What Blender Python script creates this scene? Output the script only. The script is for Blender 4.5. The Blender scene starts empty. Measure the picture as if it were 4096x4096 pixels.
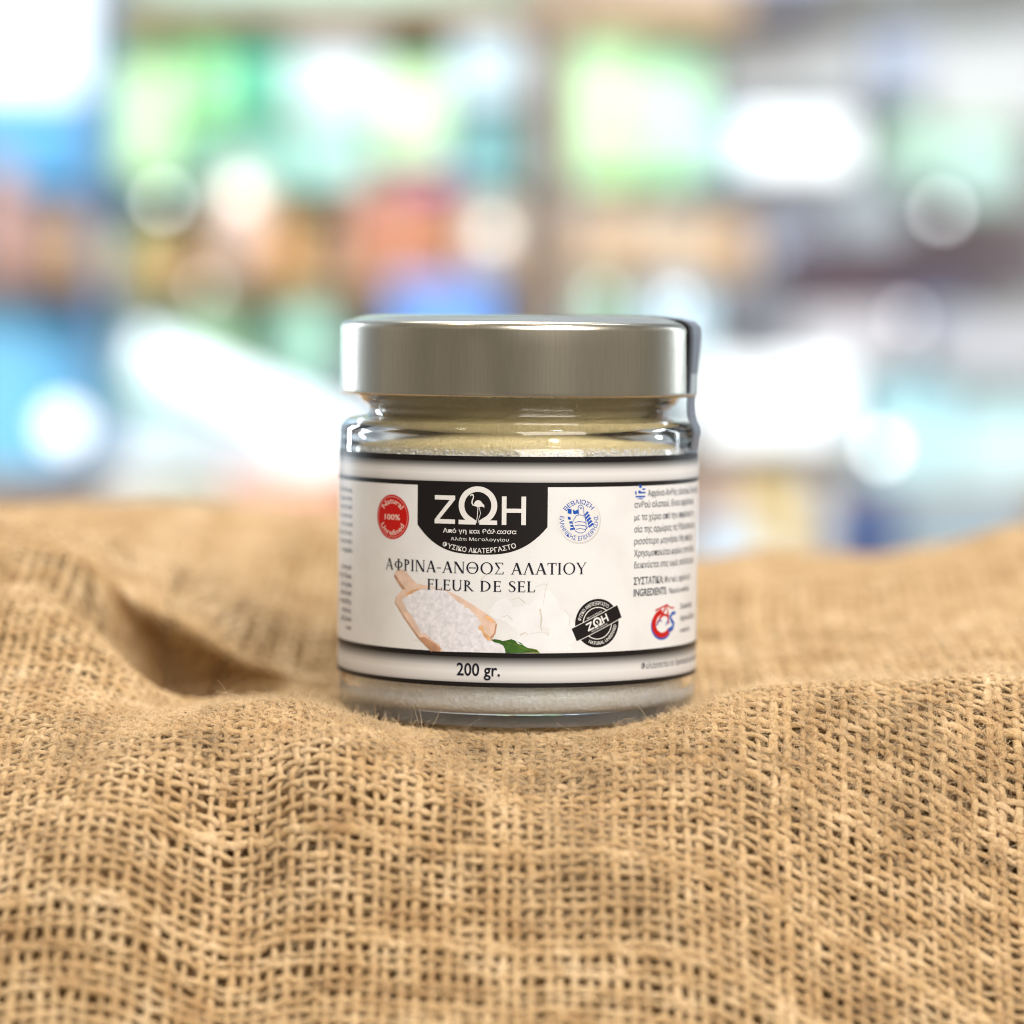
import bpy, bmesh, math, random
import numpy as np
from mathutils import Vector, Matrix, noise as mnoise
from mathutils.geometry import tessellate_polygon

random.seed(7)
rng = np.random.default_rng(7)
PI = math.pi
scene = bpy.context.scene
col = scene.collection

# ------------------------------------------------------------------ camera
F = 13090.0            # focal length in photograph pixels (4096 wide)
CAM = Vector((0.0, -0.64, 0.0746))
PITCH = math.atan((2048 - 1311) / F)
YAW = 18.0 / F
cd = bpy.data.cameras.new('camera')
cam = bpy.data.objects.new('camera', cd)
col.objects.link(cam)
scene.camera = cam
cd.sensor_width = 36.0
cd.lens = 36.0 * F / 4096.0
cd.clip_start = 0.02
cd.clip_end = 60.0
cam.location = CAM
cam.rotation_euler = (PI / 2 - PITCH, 0, YAW)
cd.dof.use_dof = True
cd.dof.focus_distance = 0.604
cd.dof.aperture_fstop = cd.lens / 18.0
cd.dof.aperture_blades = 0
CROT = cam.rotation_euler.to_matrix()

# ------------------------------------------------------------------ world
w = bpy.data.worlds.new('World')
scene.world = w
w.use_nodes = True
nt = w.node_tree
nt.nodes.clear()
wo = nt.nodes.new('ShaderNodeOutputWorld')
wb = nt.nodes.new('ShaderNodeBackground')
tc = nt.nodes.new('ShaderNodeTexCoord')
sp = nt.nodes.new('ShaderNodeSeparateXYZ')
mr = nt.nodes.new('ShaderNodeMapRange')
mr.inputs['From Min'].default_value = -0.9
mr.inputs['From Max'].default_value = 0.9
rp = nt.nodes.new('ShaderNodeValToRGB')
rp.color_ramp.elements[0].position = 0.0
rp.color_ramp.elements[0].color = (0.31, 0.275, 0.22, 1)
rp.color_ramp.elements[1].position = 1.0
rp.color_ramp.elements[1].color = (0.62, 0.74, 0.86, 1)
e = rp.color_ramp.elements.new(0.55)
e.color = (0.31, 0.28, 0.23, 1)
nz = nt.nodes.new('ShaderNodeTexNoise')
nz.inputs['Scale'].default_value = 2.6
nz.inputs['Detail'].default_value = 1.5
mn = nt.nodes.new('ShaderNodeMapRange')
mn.inputs['From Min'].default_value = 0.3
mn.inputs['From Max'].default_value = 0.7
mn.inputs['To Min'].default_value = 0.45
mn.inputs['To Max'].default_value = 1.5
mx = nt.nodes.new('ShaderNodeMixRGB')
mx.blend_type = 'MULTIPLY'
mx.inputs[0].default_value = 1.0
L = nt.links.new
L(tc.outputs['Generated'], sp.inputs[0])
L(sp.outputs['Y'], mr.inputs['Value'])
L(mr.outputs[0], rp.inputs[0])
L(tc.outputs['Generated'], nz.inputs['Vector'])
L(nz.outputs[0], mn.inputs['Value'])
L(rp.outputs[0], mx.inputs[1])
L(mn.outputs[0], mx.inputs[2])
L(mx.outputs[0], wb.inputs['Color'])
wb.inputs['Strength'].default_value = 0.95
L(wb.outputs[0], wo.inputs['Surface'])


# ------------------------------------------------------------------ lamps
def area(name, loc, target, size, power, color, shape='DISK', size_y=None):
    d = bpy.data.lights.new(name, 'AREA')
    d.shape = shape
    d.size = size
    if size_y:
        d.size_y = size_y
    d.energy = power
    d.color = color
    o = bpy.data.objects.new(name, d)
    col.objects.link(o)
    o.location = loc
    o.rotation_euler = (Vector(target) - Vector(loc)).to_track_quat('-Z', 'Y').to_euler()
    return o


WARM = (1.0, 0.86, 0.68)
NEUT = (1.0, 0.95, 0.9)
COOL = (0.80, 0.91, 1.0)
# added soft fill panels, then the ceiling spots of the shop over the table
area('fill_panel', (0.55, -1.28, 0.95), (0, -0.03, 0.0), 1.2, 30, (1.0, 0.96, 0.915), 'RECTANGLE', 0.9)  # low front key, added to brighten the label and the salt strip
area('fill_panel', (-0.15, 0.45, 1.5), (0, 0.0, 0.0), 1.1, 17, (1.0, 0.95, 0.88), 'RECTANGLE', 0.8)
area('ceiling_lamp', (0.55, -0.75, 1.55), (0, 0, 0.02), 0.16, 2.8, NEUT)
area('ceiling_lamp', (0.10, -0.05, 1.75), (0, 0, 0.0), 0.14, 2.4, WARM)
area('ceiling_lamp', (-0.75, -0.45, 1.6), (0, 0, 0.02), 0.16, 1.6, WARM)
area('ceiling_lamp', (0.75, 0.35, 1.5), (0, 0, 0.0), 0.14, 1.8, COOL)
# tall cool lamp beside the shelves on the left (the streak on the lid)
area('side_lamp', (-1.05, 1.18, 0.35), (0, 0, 0.06), 0.06, 9.0, COOL, 'RECTANGLE', 0.7)
area('side_lamp', (1.25, 0.75, 0.35), (0, 0, 0.06), 0.10, 2.4, COOL, 'RECTANGLE', 0.7)
# strip lamps that flood the shelves behind
area('shelf_lamp', (-0.35, 1.15, 0.95), (-0.2, 2.05, 0.1), 0.5, 11, (0.70, 0.89, 1.0))
area('shelf_lamp', (0.40, 1.15, 0.95), (0.25, 2.05, 0.1), 0.5, 9.2, (0.80, 0.93, 1.0))

scene.view_settings.view_transform = 'Standard'
scene.view_settings.look = 'None'
scene.view_settings.exposure = 0.14
scene.view_settings.gamma = 1.0
scene.view_settings.use_curve_mapping = False
cy = scene.cycles
cy.use_denoising = True
try:
    cy.denoiser = 'OPENIMAGEDENOISE'
    cy.denoising_input_passes = 'RGB_ALBEDO_NORMAL'
    cy.denoising_prefilter = 'ACCURATE'
except Exception:
    pass
cy.max_bounces = 20
cy.transmission_bounces = 16
cy.glossy_bounces = 10
cy.diffuse_bounces = 8
cy.transparent_max_bounces = 12
cy.sample_clamp_indirect = 12.0
cy.use_adaptive_sampling = False
cy.pixel_filter_type = 'BLACKMAN_HARRIS'
cy.filter_width = 1.05


# ------------------------------------------------------------------ helpers
def ray(px, py):
    d = CROT @ Vector(((px - 2048) / F, -(py - 2048) / F, -1.0))
    return d.normalized()


def at_y(px, py, Y):
    """point on the pixel's ray at world y = Y"""
    d = ray(px, py)
    t = (Y - CAM.y) / d.y
    return CAM + d * t


def mesh_obj(name, verts, faces, mat, parent=None, smooth=True, uv=None):
    me = bpy.data.meshes.new(name)
    me.from_pydata([tuple(v) for v in verts], [], [tuple(f) for f in faces])
    me.validate()
    if smooth:
        me.polygons.foreach_set('use_smooth', [True] * len(me.polygons))
    me.update()
    o = bpy.data.objects.new(name, me)
    if mat:
        me.materials.append(mat)
    col.objects.link(o)
    if parent:
        o.parent = parent
    return o


def bm_obj(name, bm, mat, parent=None, smooth=True):
    bmesh.ops.recalc_face_normals(bm, faces=bm.faces)
    me = bpy.data.meshes.new(name)
    bm.to_mesh(me)
    bm.free()
    if smooth:
        me.polygons.foreach_set('use_smooth', [True] * len(me.polygons))
    o = bpy.data.objects.new(name, me)
    me.materials.append(mat)
    col.objects.link(o)
    if parent:
        o.parent = parent
    return o


def np_obj(name, V, Q, mat, parent=None, UV=None):
    """big quad mesh straight from numpy arrays"""
    me = bpy.data.meshes.new(name)
    n, m = len(V), len(Q)
    me.vertices.add(n)
    me.vertices.foreach_set('co', V.astype(np.float32).ravel())
    me.loops.add(m * 4)
    me.loops.foreach_set('vertex_index', Q.astype(np.int32).ravel())
    me.polygons.add(m)
    me.polygons.foreach_set('loop_start', np.arange(0, m * 4, 4, dtype=np.int32))
    me.polygons.foreach_set('use_smooth', np.ones(m, dtype=bool))
    if UV is not None:
        l = me.uv_layers.new(name='UVMap')
        l.data.foreach_set('uv', UV.astype(np.float32).ravel())
    me.update(calc_edges=True)
    o = bpy.data.objects.new(name, me)
    me.materials.append(mat)
    col.objects.link(o)
    if parent:
        o.parent = parent
    return o


def empty(name, loc, rot=(0, 0, 0)):
    o = bpy.data.objects.new(name, None)
    o.empty_display_size = 0.02
    o.location = loc
    o.rotation_euler = rot
    col.objects.link(o)
    return o


def tag(o, label=None, cat=None, group=None, kind=None):
    if label:
        o['label'] = label
    if cat:
        o['category'] = cat
    if group:
        o['group'] = group
    if kind:
        o['kind'] = kind
    return o


def lathe(name, prof, mat, parent=None, seg=128, closed=False, a0=0.0, a1=2 * PI):
    """prof: list of (r, z) in metres, revolved about z"""
    full = abs(a1 - a0 - 2 * PI) < 1e-6
    n = seg if full else seg + 1
    V, Fc = [], []
    for k in range(n):
        a = a0 + (a1 - a0) * k / seg
        s, c = math.sin(a), math.cos(a)
        for r, z in prof:
            V.append((r * s, -r * c, z))
    P = len(prof)
    for k in range(seg):
        k2 = (k + 1) % n
        for i in range(P if closed else P - 1):
            i2 = (i + 1) % P
            Fc.append((k * P + i, k2 * P + i, k2 * P + i2, k * P + i2))
    bm = bmesh.new()
    vs = [bm.verts.new(v) for v in V]
    for f in Fc:
        try:
            bm.faces.new([vs[i] for i in f])
        except ValueError:
            pass
    bmesh.ops.remove_doubles(bm, verts=bm.verts, dist=1e-6)
    return bm_obj(name, bm, mat, parent)


def fillet(p0, p1, p2, r, n=6):
    """points rounding the corner p1"""
    a = Vector(p0) - Vector(p1)
    b = Vector(p2) - Vector(p1)
    a.normalize()
    b.normalize()
    ang = a.angle(b)
    t = r / math.tan(ang / 2)
    A = Vector(p1) + a * t
    B = Vector(p1) + b * t
    out = []
    c = Vector(p1) + (a + b).normalized() * (r / math.sin(ang / 2))
    for i in range(n + 1):
        u = i / n
        q = (A - c).lerp(B - c, u)
        q.normalize()
        out.append(tuple(c + q * r))
    return out


# ------------------------------------------------------------------ materials
def new_mat(name):
    m = bpy.data.materials.new(name)
    m.use_nodes = True
    t = m.node_tree
    return m, t, t.nodes['Principled BSDF']


def mat(name, c, rough=0.6, metallic=0.0, var=0.0, scale=30.0, bump=0.0, spec=0.5, coat=0.0):
    m, t, b = new_mat(name)
    b.inputs['Base Color'].default_value = (*c, 1)
    b.inputs['Roughness'].default_value = rough
    b.inputs['Metallic'].default_value = metallic
    b.inputs['Specular IOR Level'].default_value = spec
    b.inputs['Coat Weight'].default_value = coat
    if var or bump:
        tcn = t.nodes.new('ShaderNodeTexCoord')
        n = t.nodes.new('ShaderNodeTexNoise')
        n.inputs['Scale'].default_value = scale
        n.inputs['Detail'].default_value = 4
        t.links.new(tcn.outputs['Object'], n.inputs['Vector'])
        if var:
            r = t.nodes.new('ShaderNodeValToRGB')
            r.color_ramp.elements[0].position = 0.3
            r.color_ramp.elements[1].position = 0.7
            r.color_ramp.elements[0].color = (*[max(0, x * (1 - var)) for x in c], 1)
            r.color_ramp.elements[1].color = (*[min(1, x * (1 + var)) for x in c], 1)
            t.links.new(n.outputs[0], r.inputs[0])
            t.links.new(r.outputs[0], b.inputs['Base Color'])
        if bump:
            bp = t.nodes.new('ShaderNodeBump')
            bp.inputs['Strength'].default_value = bump
            bp.inputs['Distance'].default_value = 0.0005
            t.links.new(n.outputs[0], bp.inputs['Height'])
            t.links.new(bp.outputs[0], b.inputs['Normal'])
    return m


def emit(name, c, s):
    m, t, b = new_mat(name)
    b.inputs['Base Color'].default_value = (0.8, 0.8, 0.8, 1)
    b.inputs['Emission Color'].default_value = (*c, 1)
    b.inputs['Emission Strength'].default_value = s
    return m


def jute_mat():
    m, t, b = new_mat('jute_yarn')
    N = t.nodes.new
    uv = N('ShaderNodeUVMap')
    uv.uv_map = 'UVMap'
    s = N('ShaderNodeSeparateXYZ')
    t.links.new(uv.outputs[0], s.inputs[0])
    # twisted plies: stripes climbing round the yarn
    m1 = N('ShaderNodeMath'); m1.operation = 'MULTIPLY'; m1.inputs[1].default_value = 0.42
    t.links.new(s.outputs['X'], m1.inputs[0])
    m2 = N('ShaderNodeMath'); m2.operation = 'MULTIPLY'; m2.inputs[1].default_value = 2.0
    t.links.new(s.outputs['Y'], m2.inputs[0])
    ad = N('ShaderNodeMath'); ad.operation = 'ADD'
    t.links.new(m1.outputs[0], ad.inputs[0]); t.links.new(m2.outputs[0], ad.inputs[1])
    tcn = N('ShaderNodeTexCoord')
    nw = N('ShaderNodeTexNoise'); nw.inputs['Scale'].default_value = 900; nw.inputs['Detail'].default_value = 2
    t.links.new(tcn.outputs['Object'], nw.inputs['Vector'])
    nm = N('ShaderNodeMath'); nm.operation = 'MULTIPLY_ADD'; nm.inputs[1].default_value = 0.9
    t.links.new(nw.outputs[0], nm.inputs[0]); t.links.new(ad.outputs[0], nm.inputs[2])
    fr = N('ShaderNodeMath'); fr.operation = 'MULTIPLY'; fr.inputs[1].default_value = 2 * PI
    t.links.new(nm.outputs[0], fr.inputs[0])
    sn = N('ShaderNodeMath'); sn.operation = 'SINE'
    t.links.new(fr.outputs[0], sn.inputs[0])
    # fine fibres
    cx = N('ShaderNodeCombineXYZ')
    k1 = N('ShaderNodeMath'); k1.operation = 'MULTIPLY'; k1.inputs[1].default_value = 0.7
    k2 = N('ShaderNodeMath'); k2.operation = 'MULTIPLY'; k2.inputs[1].default_value = 9.0
    t.links.new(s.outputs['X'], k1.inputs[0]); t.links.new(nm.outputs[0], k2.inputs[0])
    t.links.new(k1.outputs[0], cx.inputs[0]); t.links.new(k2.outputs[0], cx.inputs[1])
    fn = N('ShaderNodeTexNoise'); fn.inputs['Scale'].default_value = 1.0; fn.inputs['Detail'].default_value = 3
    t.links.new(cx.outputs[0], fn.inputs['Vector'])
    hh = N('ShaderNodeMath'); hh.operation = 'MULTIPLY_ADD'; hh.inputs[1].default_value = 0.32
    t.links.new(sn.outputs[0], hh.inputs[0]); t.links.new(fn.outputs[0], hh.inputs[2])
    bp = N('ShaderNodeBump'); bp.inputs['Strength'].default_value = 0.9; bp.inputs['Distance'].default_value = 0.00028
    t.links.new(hh.outputs[0], bp.inputs['Height'])
    t.links.new(bp.outputs[0], b.inputs['Normal'])
    # colour: fibre streaks + slow patches
    ns = N('ShaderNodeTexNoise'); ns.inputs['Scale'].default_value = 120; ns.inputs['Detail'].default_value = 3
    t.links.new(tcn.outputs['Object'], ns.inputs['Vector'])
    mm = N('ShaderNodeMath'); mm.operation = 'ADD'
    t.links.new(fn.outputs[0], mm.inputs[0]); t.links.new(ns.outputs[0], mm.inputs[1])
    r = N('ShaderNodeValToRGB')
    r.color_ramp.elements[0].position = 0.72 / 2
    r.color_ramp.elements[0].color = (0.37, 0.210, 0.086, 1)
    r.color_ramp.elements[1].position = 1.32 / 2
    r.color_ramp.elements[1].color = (0.755, 0.57, 0.35, 1)
    e2 = r.color_ramp.elements.new(0.5)
    e2.color = (0.56, 0.37, 0.178, 1)
    hv = N('ShaderNodeMath'); hv.operation = 'MULTIPLY'; hv.inputs[1].default_value = 0.5
    t.links.new(mm.outputs[0], hv.inputs[0])
    t.links.new(hv.outputs[0], r.inputs[0])
    t.links.new(r.outputs[0], b.inputs['Base Color'])
    b.inputs['Roughness'].default_value = 0.75
    b.inputs['Specular IOR Level'].default_value = 0.35
    b.inputs['Sheen Weight'].default_value = 0.15
    b.inputs['Sheen Roughness'].default_value = 0.5
    b.inputs['Sheen Tint'].default_value = (1, 0.85, 0.65, 1)
    return m


M_JUTE = jute_mat()
M_FIBRE = mat('jute_fibre', (0.73, 0.55, 0.335), 0.6, var=0.3, scale=60)
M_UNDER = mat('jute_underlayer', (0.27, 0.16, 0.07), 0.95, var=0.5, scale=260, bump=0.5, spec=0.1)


def glass_mat():
    m, t, b = new_mat('jar_glass')
    b.inputs['Base Color'].default_value = (0.995, 1.0, 0.99, 1)
    b.inputs['Transmission Weight'].default_value = 1.0
    b.inputs['Roughness'].default_value = 0.015
    b.inputs['IOR'].default_value = 1.5
    return m


M_GLASS = glass_mat()


def lid_mat():
    m, t, b = new_mat('brushed_tin')
    N = t.nodes.new
    b.inputs['Metallic'].default_value = 1.0
    b.inputs['Roughness'].default_value = 0.25
    b.inputs['Anisotropic'].default_value = 0.35
    tcn = N('ShaderNodeTexCoord')
    mp = N('ShaderNodeMapping')
    mp.inputs['Rotation'].default_value = (0, math.radians(14), 0)
    mp.inputs['Scale'].default_value = (2400, 2400, 150)
    t.links.new(tcn.outputs['Object'], mp.inputs['Vector'])
    n = N('ShaderNodeTexNoise'); n.inputs['Scale'].default_value = 1.0; n.inputs['Detail'].default_value = 3
    t.links.new(mp.outputs[0], n.inputs['Vector'])
    bp = N('ShaderNodeBump'); bp.inputs['Strength'].default_value = 0.30; bp.inputs['Distance'].default_value = 0.00004
    t.links.new(n.outputs[0], bp.inputs['Height'])
    t.links.new(bp.outputs[0], b.inputs['Normal'])
    r = N('ShaderNodeValToRGB')
    r.color_ramp.elements[0].position = 0.25; r.color_ramp.elements[0].color = (0.49, 0.46, 0.39, 1)
    r.color_ramp.elements[1].position = 0.75; r.color_ramp.elements[1].color = (0.545, 0.51, 0.435, 1)
    t.links.new(n.outputs[0], r.inputs[0])
    t.links.new(r.outputs[0], b.inputs['Base Color'])
    return m


M_LID = lid_mat()


def salt_mat():
    m, t, b = new_mat('sea_salt')
    N = t.nodes.new
    tcn = N('ShaderNodeTexCoord')
    v = N('ShaderNodeTexVoronoi'); v.inputs['Scale'].default_value = 1500
    n = N('ShaderNodeTexNoise'); n.inputs['Scale'].default_value = 420; n.inputs['Detail'].default_value = 4
    t.links.new(tcn.outputs['Object'], v.inputs['Vector'])
    t.links.new(tcn.outputs['Object'], n.inputs['Vector'])
    a = N('ShaderNodeMath'); a.operation = 'ADD'
    t.links.new(v.outputs['Distance'], a.inputs[0]); t.links.new(n.outputs[0], a.inputs[1])
    bp = N('ShaderNodeBump'); bp.inputs['Strength'].default_value = 0.45; bp.inputs['Distance'].default_value = 0.0003
    t.links.new(a.outputs[0], bp.inputs['Height'])
    t.links.new(bp.outputs[0], b.inputs['Normal'])
    r = N('ShaderNodeValToRGB')
    r.color_ramp.elements[0].position = 0.35; r.color_ramp.elements[0].color = (0.945, 0.91, 0.84, 1)
    r.color_ramp.elements[1].position = 0.62; r.color_ramp.elements[1].color = (0.985, 0.975, 0.95, 1)
    t.links.new(n.outputs[0], r.inputs[0])
    # single crystals, some clear, some white
    vm = N('ShaderNodeMixRGB'); vm.blend_type = 'MULTIPLY'; vm.inputs[0].default_value = 0.55
    vr = N('ShaderNodeSeparateColor')
    t.links.new(v.outputs['Color'], vr.inputs[0])
    vv = N('ShaderNodeMapRange'); vv.inputs['To Min'].default_value = 0.80; vv.inputs['To Max'].default_value = 1.01
    t.links.new(vr.outputs[0], vv.inputs['Value'])
    t.links.new(r.outputs[0], vm.inputs[1]); t.links.new(vv.outputs[0], vm.inputs[2])
    # shade under the lid and cloth bounce, painted yellowish into the neck salt
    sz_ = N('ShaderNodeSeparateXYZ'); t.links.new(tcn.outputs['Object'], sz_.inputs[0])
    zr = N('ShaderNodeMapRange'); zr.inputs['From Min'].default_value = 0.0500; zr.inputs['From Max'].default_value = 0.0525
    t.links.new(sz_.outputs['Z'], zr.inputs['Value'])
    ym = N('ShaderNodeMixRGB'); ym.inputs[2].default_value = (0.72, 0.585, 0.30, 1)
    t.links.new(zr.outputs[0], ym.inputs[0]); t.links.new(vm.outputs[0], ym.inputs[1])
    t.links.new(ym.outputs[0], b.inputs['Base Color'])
    b.inputs['Roughness'].default_value = 0.35
    return m


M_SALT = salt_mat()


def bar_mat():
    """printed silver bars of the label: grey at the lines, pale in the middle"""
    m, t, b = new_mat('printed_silver_bar')
    N = t.nodes.new
    tcn = N('ShaderNodeTexCoord')
    s = N('ShaderNodeSeparateXYZ')
    t.links.new(tcn.outputs['UV'], s.inputs[0])
    r = N('ShaderNodeValToRGB')
    els = r.color_ramp.elements
    els[0].position = 0.0; els[0].color = (0.42, 0.40, 0.40, 1)
    els[1].position = 1.0; els[1].color = (0.04, 0.035, 0.035, 1)
    for p, c in ((0.12, 0.60), (0.42, 0.74), (0.62, 0.60), (0.82, 0.25), (0.93, 0.10)):
        q = els.new(p); q.color = (c, c * 0.98, c * 0.97, 1)
    t.links.new(s.outputs['Y'], r.inputs[0])
    t.links.new(r.outputs[0], b.inputs['Base Color'])
    b.inputs['Roughness'].default_value = 0.38
    return m


def paper_mat():
    m, t, b = new_mat('label_paper')
    N = t.nodes.new
    tcn = N('ShaderNodeTexCoord')
    n = N('ShaderNodeTexNoise'); n.inputs['Scale'].default_value = 130; n.inputs['Detail'].default_value = 5
    t.links.new(tcn.outputs['Object'], n.inputs['Vector'])
    r = N('ShaderNodeValToRGB')
    r.color_ramp.elements[0].position = 0.30; r.color_ramp.elements[0].color = (0.725, 0.71, 0.705, 1)
    r.color_ramp.elements[1].position = 0.55; r.color_ramp.elements[1].color = (0.77, 0.765, 0.765, 1)
    t.links.new(n.outputs[0], r.inputs[0])
    t.links.new(r.outputs[0], b.inputs['Base Color'])
    b.inputs['Roughness'].default_value = 0.40
    b.inputs['Specular IOR Level'].default_value = 0.3
    return m


M_PAPER = paper_mat()
M_BAR = bar_mat()
M_INK = mat('black_ink', (0.010, 0.008, 0.008), 0.4, spec=0.22)
M_NAVY = mat('navy_ink', (0.010, 0.012, 0.022), 0.4, spec=0.22)
M_GREYINK = mat('grey_ink', (0.075, 0.08, 0.10), 0.4)
M_PRINTW = mat('white_print', (0.75, 0.735, 0.715), 0.36)
M_RED = mat('red_ink', (0.52, 0.006, 0.004), 0.35, spec=0.22)
M_BLUE = mat('blue_ink', (0.012, 0.085, 0.42), 0.35, spec=0.22)
M_SHADOWPRINT = mat('pale_grey_print', (0.60, 0.585, 0.575), 0.36)
M_PINKW = mat('pink_white_print', (0.80, 0.60, 0.52), 0.36)
M_WOODP = mat('printed_scoop_wood', (0.74, 0.535, 0.425), 0.36, var=0.12, scale=500)
M_WOODD = mat('printed_scoop_edge', (0.48, 0.26, 0.155), 0.36, var=0.25, scale=600)
M_WOODO = mat('printed_scoop_amber', (0.66, 0.38, 0.19), 0.36, var=0.3, scale=700)
M_SALTP = mat('printed_salt', (0.74, 0.725, 0.765), 0.36, var=0.14, scale=1300)
M_LEAF = mat('printed_leaf', (0.040, 0.115, 0.012), 0.36, var=0.35, scale=500)
M_LEAFY = mat('printed_leaf_vein', (0.24, 0.25, 0.015), 0.36)
M_CRYST = mat('printed_crystal', (0.80, 0.80, 0.815), 0.36, var=0.04, scale=300)
M_CRACK = mat('printed_crystal_edge', (0.60, 0.54, 0.46), 0.36, var=0.15, scale=600)


def band_mat():
    m, t, b = new_mat('seal_strip_film')
    b.inputs['Base Color'].default_value = (0.11, 0.125, 0.16, 1)
    b.inputs['Roughness'].default_value = 0.38
    b.inputs['Metallic'].default_value = 0.0
    return m


M_BAND = band_mat()

# ------------------------------------------------------------------ jar
mm = 0.001
TILT = math.radians(0.5)
JAR = empty('salt_jar', (0, 0, 0), (0, TILT, 0))
tag(JAR, 'glass jar of coarse white salt with silver lid and white label, standing on the burlap', 'jar')
JMAT = Matrix.Rotation(TILT, 3, 'Y')
JINV = JMAT.transposed()
R_GLASS = 35.0 * mm
R_LAB = 35.12 * mm


def on_label(px, py, R=R_LAB):
    """photo pixel -> (arc length, height) in mm on the label's cylinder"""
    o = JINV @ CAM
    d = JINV @ ray(px, py)
    a = d.x * d.x + d.y * d.y
    b = 2 * (o.x * d.x + o.y * d.y)
    c = o.x * o.x + o.y * o.y - R * R
    D = b * b - 4 * a * c
    if D < 0:
        D = 0
    t = (-b - math.sqrt(D)) / (2 * a)
    p = o + d * t
    return (R * math.atan2(p.x, -p.y) / mm, p.z / mm)


# glass body: outer wall, rim, inner wall
outer = [(0, 1.3), (22, 1.3), (27, 1.0), (30.0, 0.1), (31.0, 0.0), (32.0, 0.0)]
outer += [(32 + 3.0 * math.sin(a), 3.6 - 3.6 * math.cos(a)) for a in [PI / 2 * k / 10 for k in range(1, 11)]]
outer += [(35.0, 12), (35.0, 30), (35.0, 50), (35.0, 53.6)]
outer += [(32.6 + 2.4 * math.cos(a), 54.4 + 2.4 * math.sin(a)) for a in [PI / 2 * k / 7 for k in range(1, 8)]]
outer += [(31.0, 57.0), (29.9, 57.2), (29.35, 57.8), (29.2, 58.6), (29.4, 59.3), (30.0, 59.75), (30.7, 60.1), (30.9, 60.6),
          (31.3, 61.1), (32.0, 61.6), (32.3, 62.2), (32.3, 63.6), (31.4, 64.2), (31.4, 70.5), (30.9, 71.2), (29.8, 71.2)]
inner = [(29.2, 70.6), (28.6, 64), (27.2, 61), (26.6, 58.6), (27.0, 57.2), (29.5, 55.6), (31.8, 53.8), (32.6, 51.5), (32.7, 40), (32.7, 20),
         (32.65, 6.0), (32.55, 4.8), (32.0, 3.7), (30.7, 3.1), (28.5, 3.0), (0, 3.0)]
prof = [(r * mm, z * mm) for r, z in outer + inner]
lathe('glass_body', prof, M_GLASS, JAR, seg=192)

# salt filling: just inside the inner wall, slightly lumpy, level up in the neck
sp_ = [(0, 2.7), (28.5, 2.7), (30.9, 2.8), (32.2, 3.3), (32.75, 4.3), (32.8, 5.2), (32.45, 6.0), (32.35, 20), (32.35, 40), (32.2, 51.6), (31.75, 53.6), (29.3, 55.4),
       (26.85, 57.0), (26.45, 58.6), (27.0, 61), (28.3, 64), (28.8, 66), (0, 66.5)]
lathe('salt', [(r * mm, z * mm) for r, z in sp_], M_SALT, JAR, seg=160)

# single crystals lying against the glass
gr_v, gr_q = [], []
cube = np.array([[x, y, z] for x in (-1, 1) for y in (-1, 1) for z in (-1, 1)], float)
cq = np.array([[0, 1, 3, 2], [4, 6, 7, 5], [0, 4, 5, 1], [2, 3, 7, 6], [0, 2, 6, 4], [1, 5, 7, 3]])
for za_, zb2, cnt, a_lo, a_hi in ((4.4, 8.6, 5200, -1.75, 1.75), (49.5, 51.6, 700, -1.75, 1.75), (49.8, 52.3, 700, 0.2, 1.5)):
    for _ in range(cnt):
        a = rng.uniform(a_lo, a_hi)
        z = rng.uniform(za_, zb2)
        if za_ > 40:
            z = za_ + (zb2 - za_) * rng.random() ** 1.6
        sz = rng.uniform(.10, .24, 3)
        q = rng.normal(size=(3, 3))
        rot = np.linalg.qr(q)[0]
        lim = 32.62 - 0.0 if z < 51.5 else 32.62 - (z - 51.5) * .62
        r = lim - sz.max() * 1.5 - rng.uniform(0, .18)
        p = (cube * sz) @ rot + np.array([r * math.sin(a), -r * math.cos(a), z])
        gr_q.append(cq + len(gr_v) * 8)
        gr_v.append(p * mm)
gr = np_obj('salt_grains', np.concatenate(gr_v), np.concatenate(gr_q), mat('salt_crystal', (0.95, 0.94, 0.92), 0.22), JAR)
gr.data.polygons.foreach_set('use_smooth', np.zeros(len(gr.data.polygons), dtype=bool))
gr['kind'] = 'stuff'

# lid
lp = [(0, 77.05), (20, 77.03), (27, 76.95), (29.8, 76.75), (31.4, 76.45), (32.3, 76.1), (32.9, 75.95)]
lp += [(33.15 + 1.8 * math.sin(a), 74.1 + 1.8 * math.cos(a)) for a in [PI / 2 * k / 9 for k in range(0, 10)]]
lp += [(34.95, 71), (34.95, 66), (34.95, 62.6)]
lp += [(34.4 + 0.55 * math.cos(a), 62.15 - 0.55 * math.sin(a)) for a in [PI * k / 10 for k in range(0, 11)]]
lp += [(33.85, 62.8), (33.6, 64), (33.6, 74), (31, 75), (0, 75)]
LID = lathe('lid', [(r * mm, z * mm) for r, z in lp], M_LID, JAR, seg=192)

# seal strip over the right edge of the lid, running down under the label
path = [(6, 77.2), (20, 77.2), (27, 77.1), (30.6, 76.8), (31.9, 76.4), (33.0, 76.15), (34.4, 75.8), (35.15, 74.9), (35.3, 73), (35.2, 70), (34.95, 66),
        (34.7, 62.5), (34.5, 60.5), (34.6, 58.6), (34.95, 57.0), (35.6, 55.7), (35.75, 54.6), (35.4, 53), (35.2, 51.2)]


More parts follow.
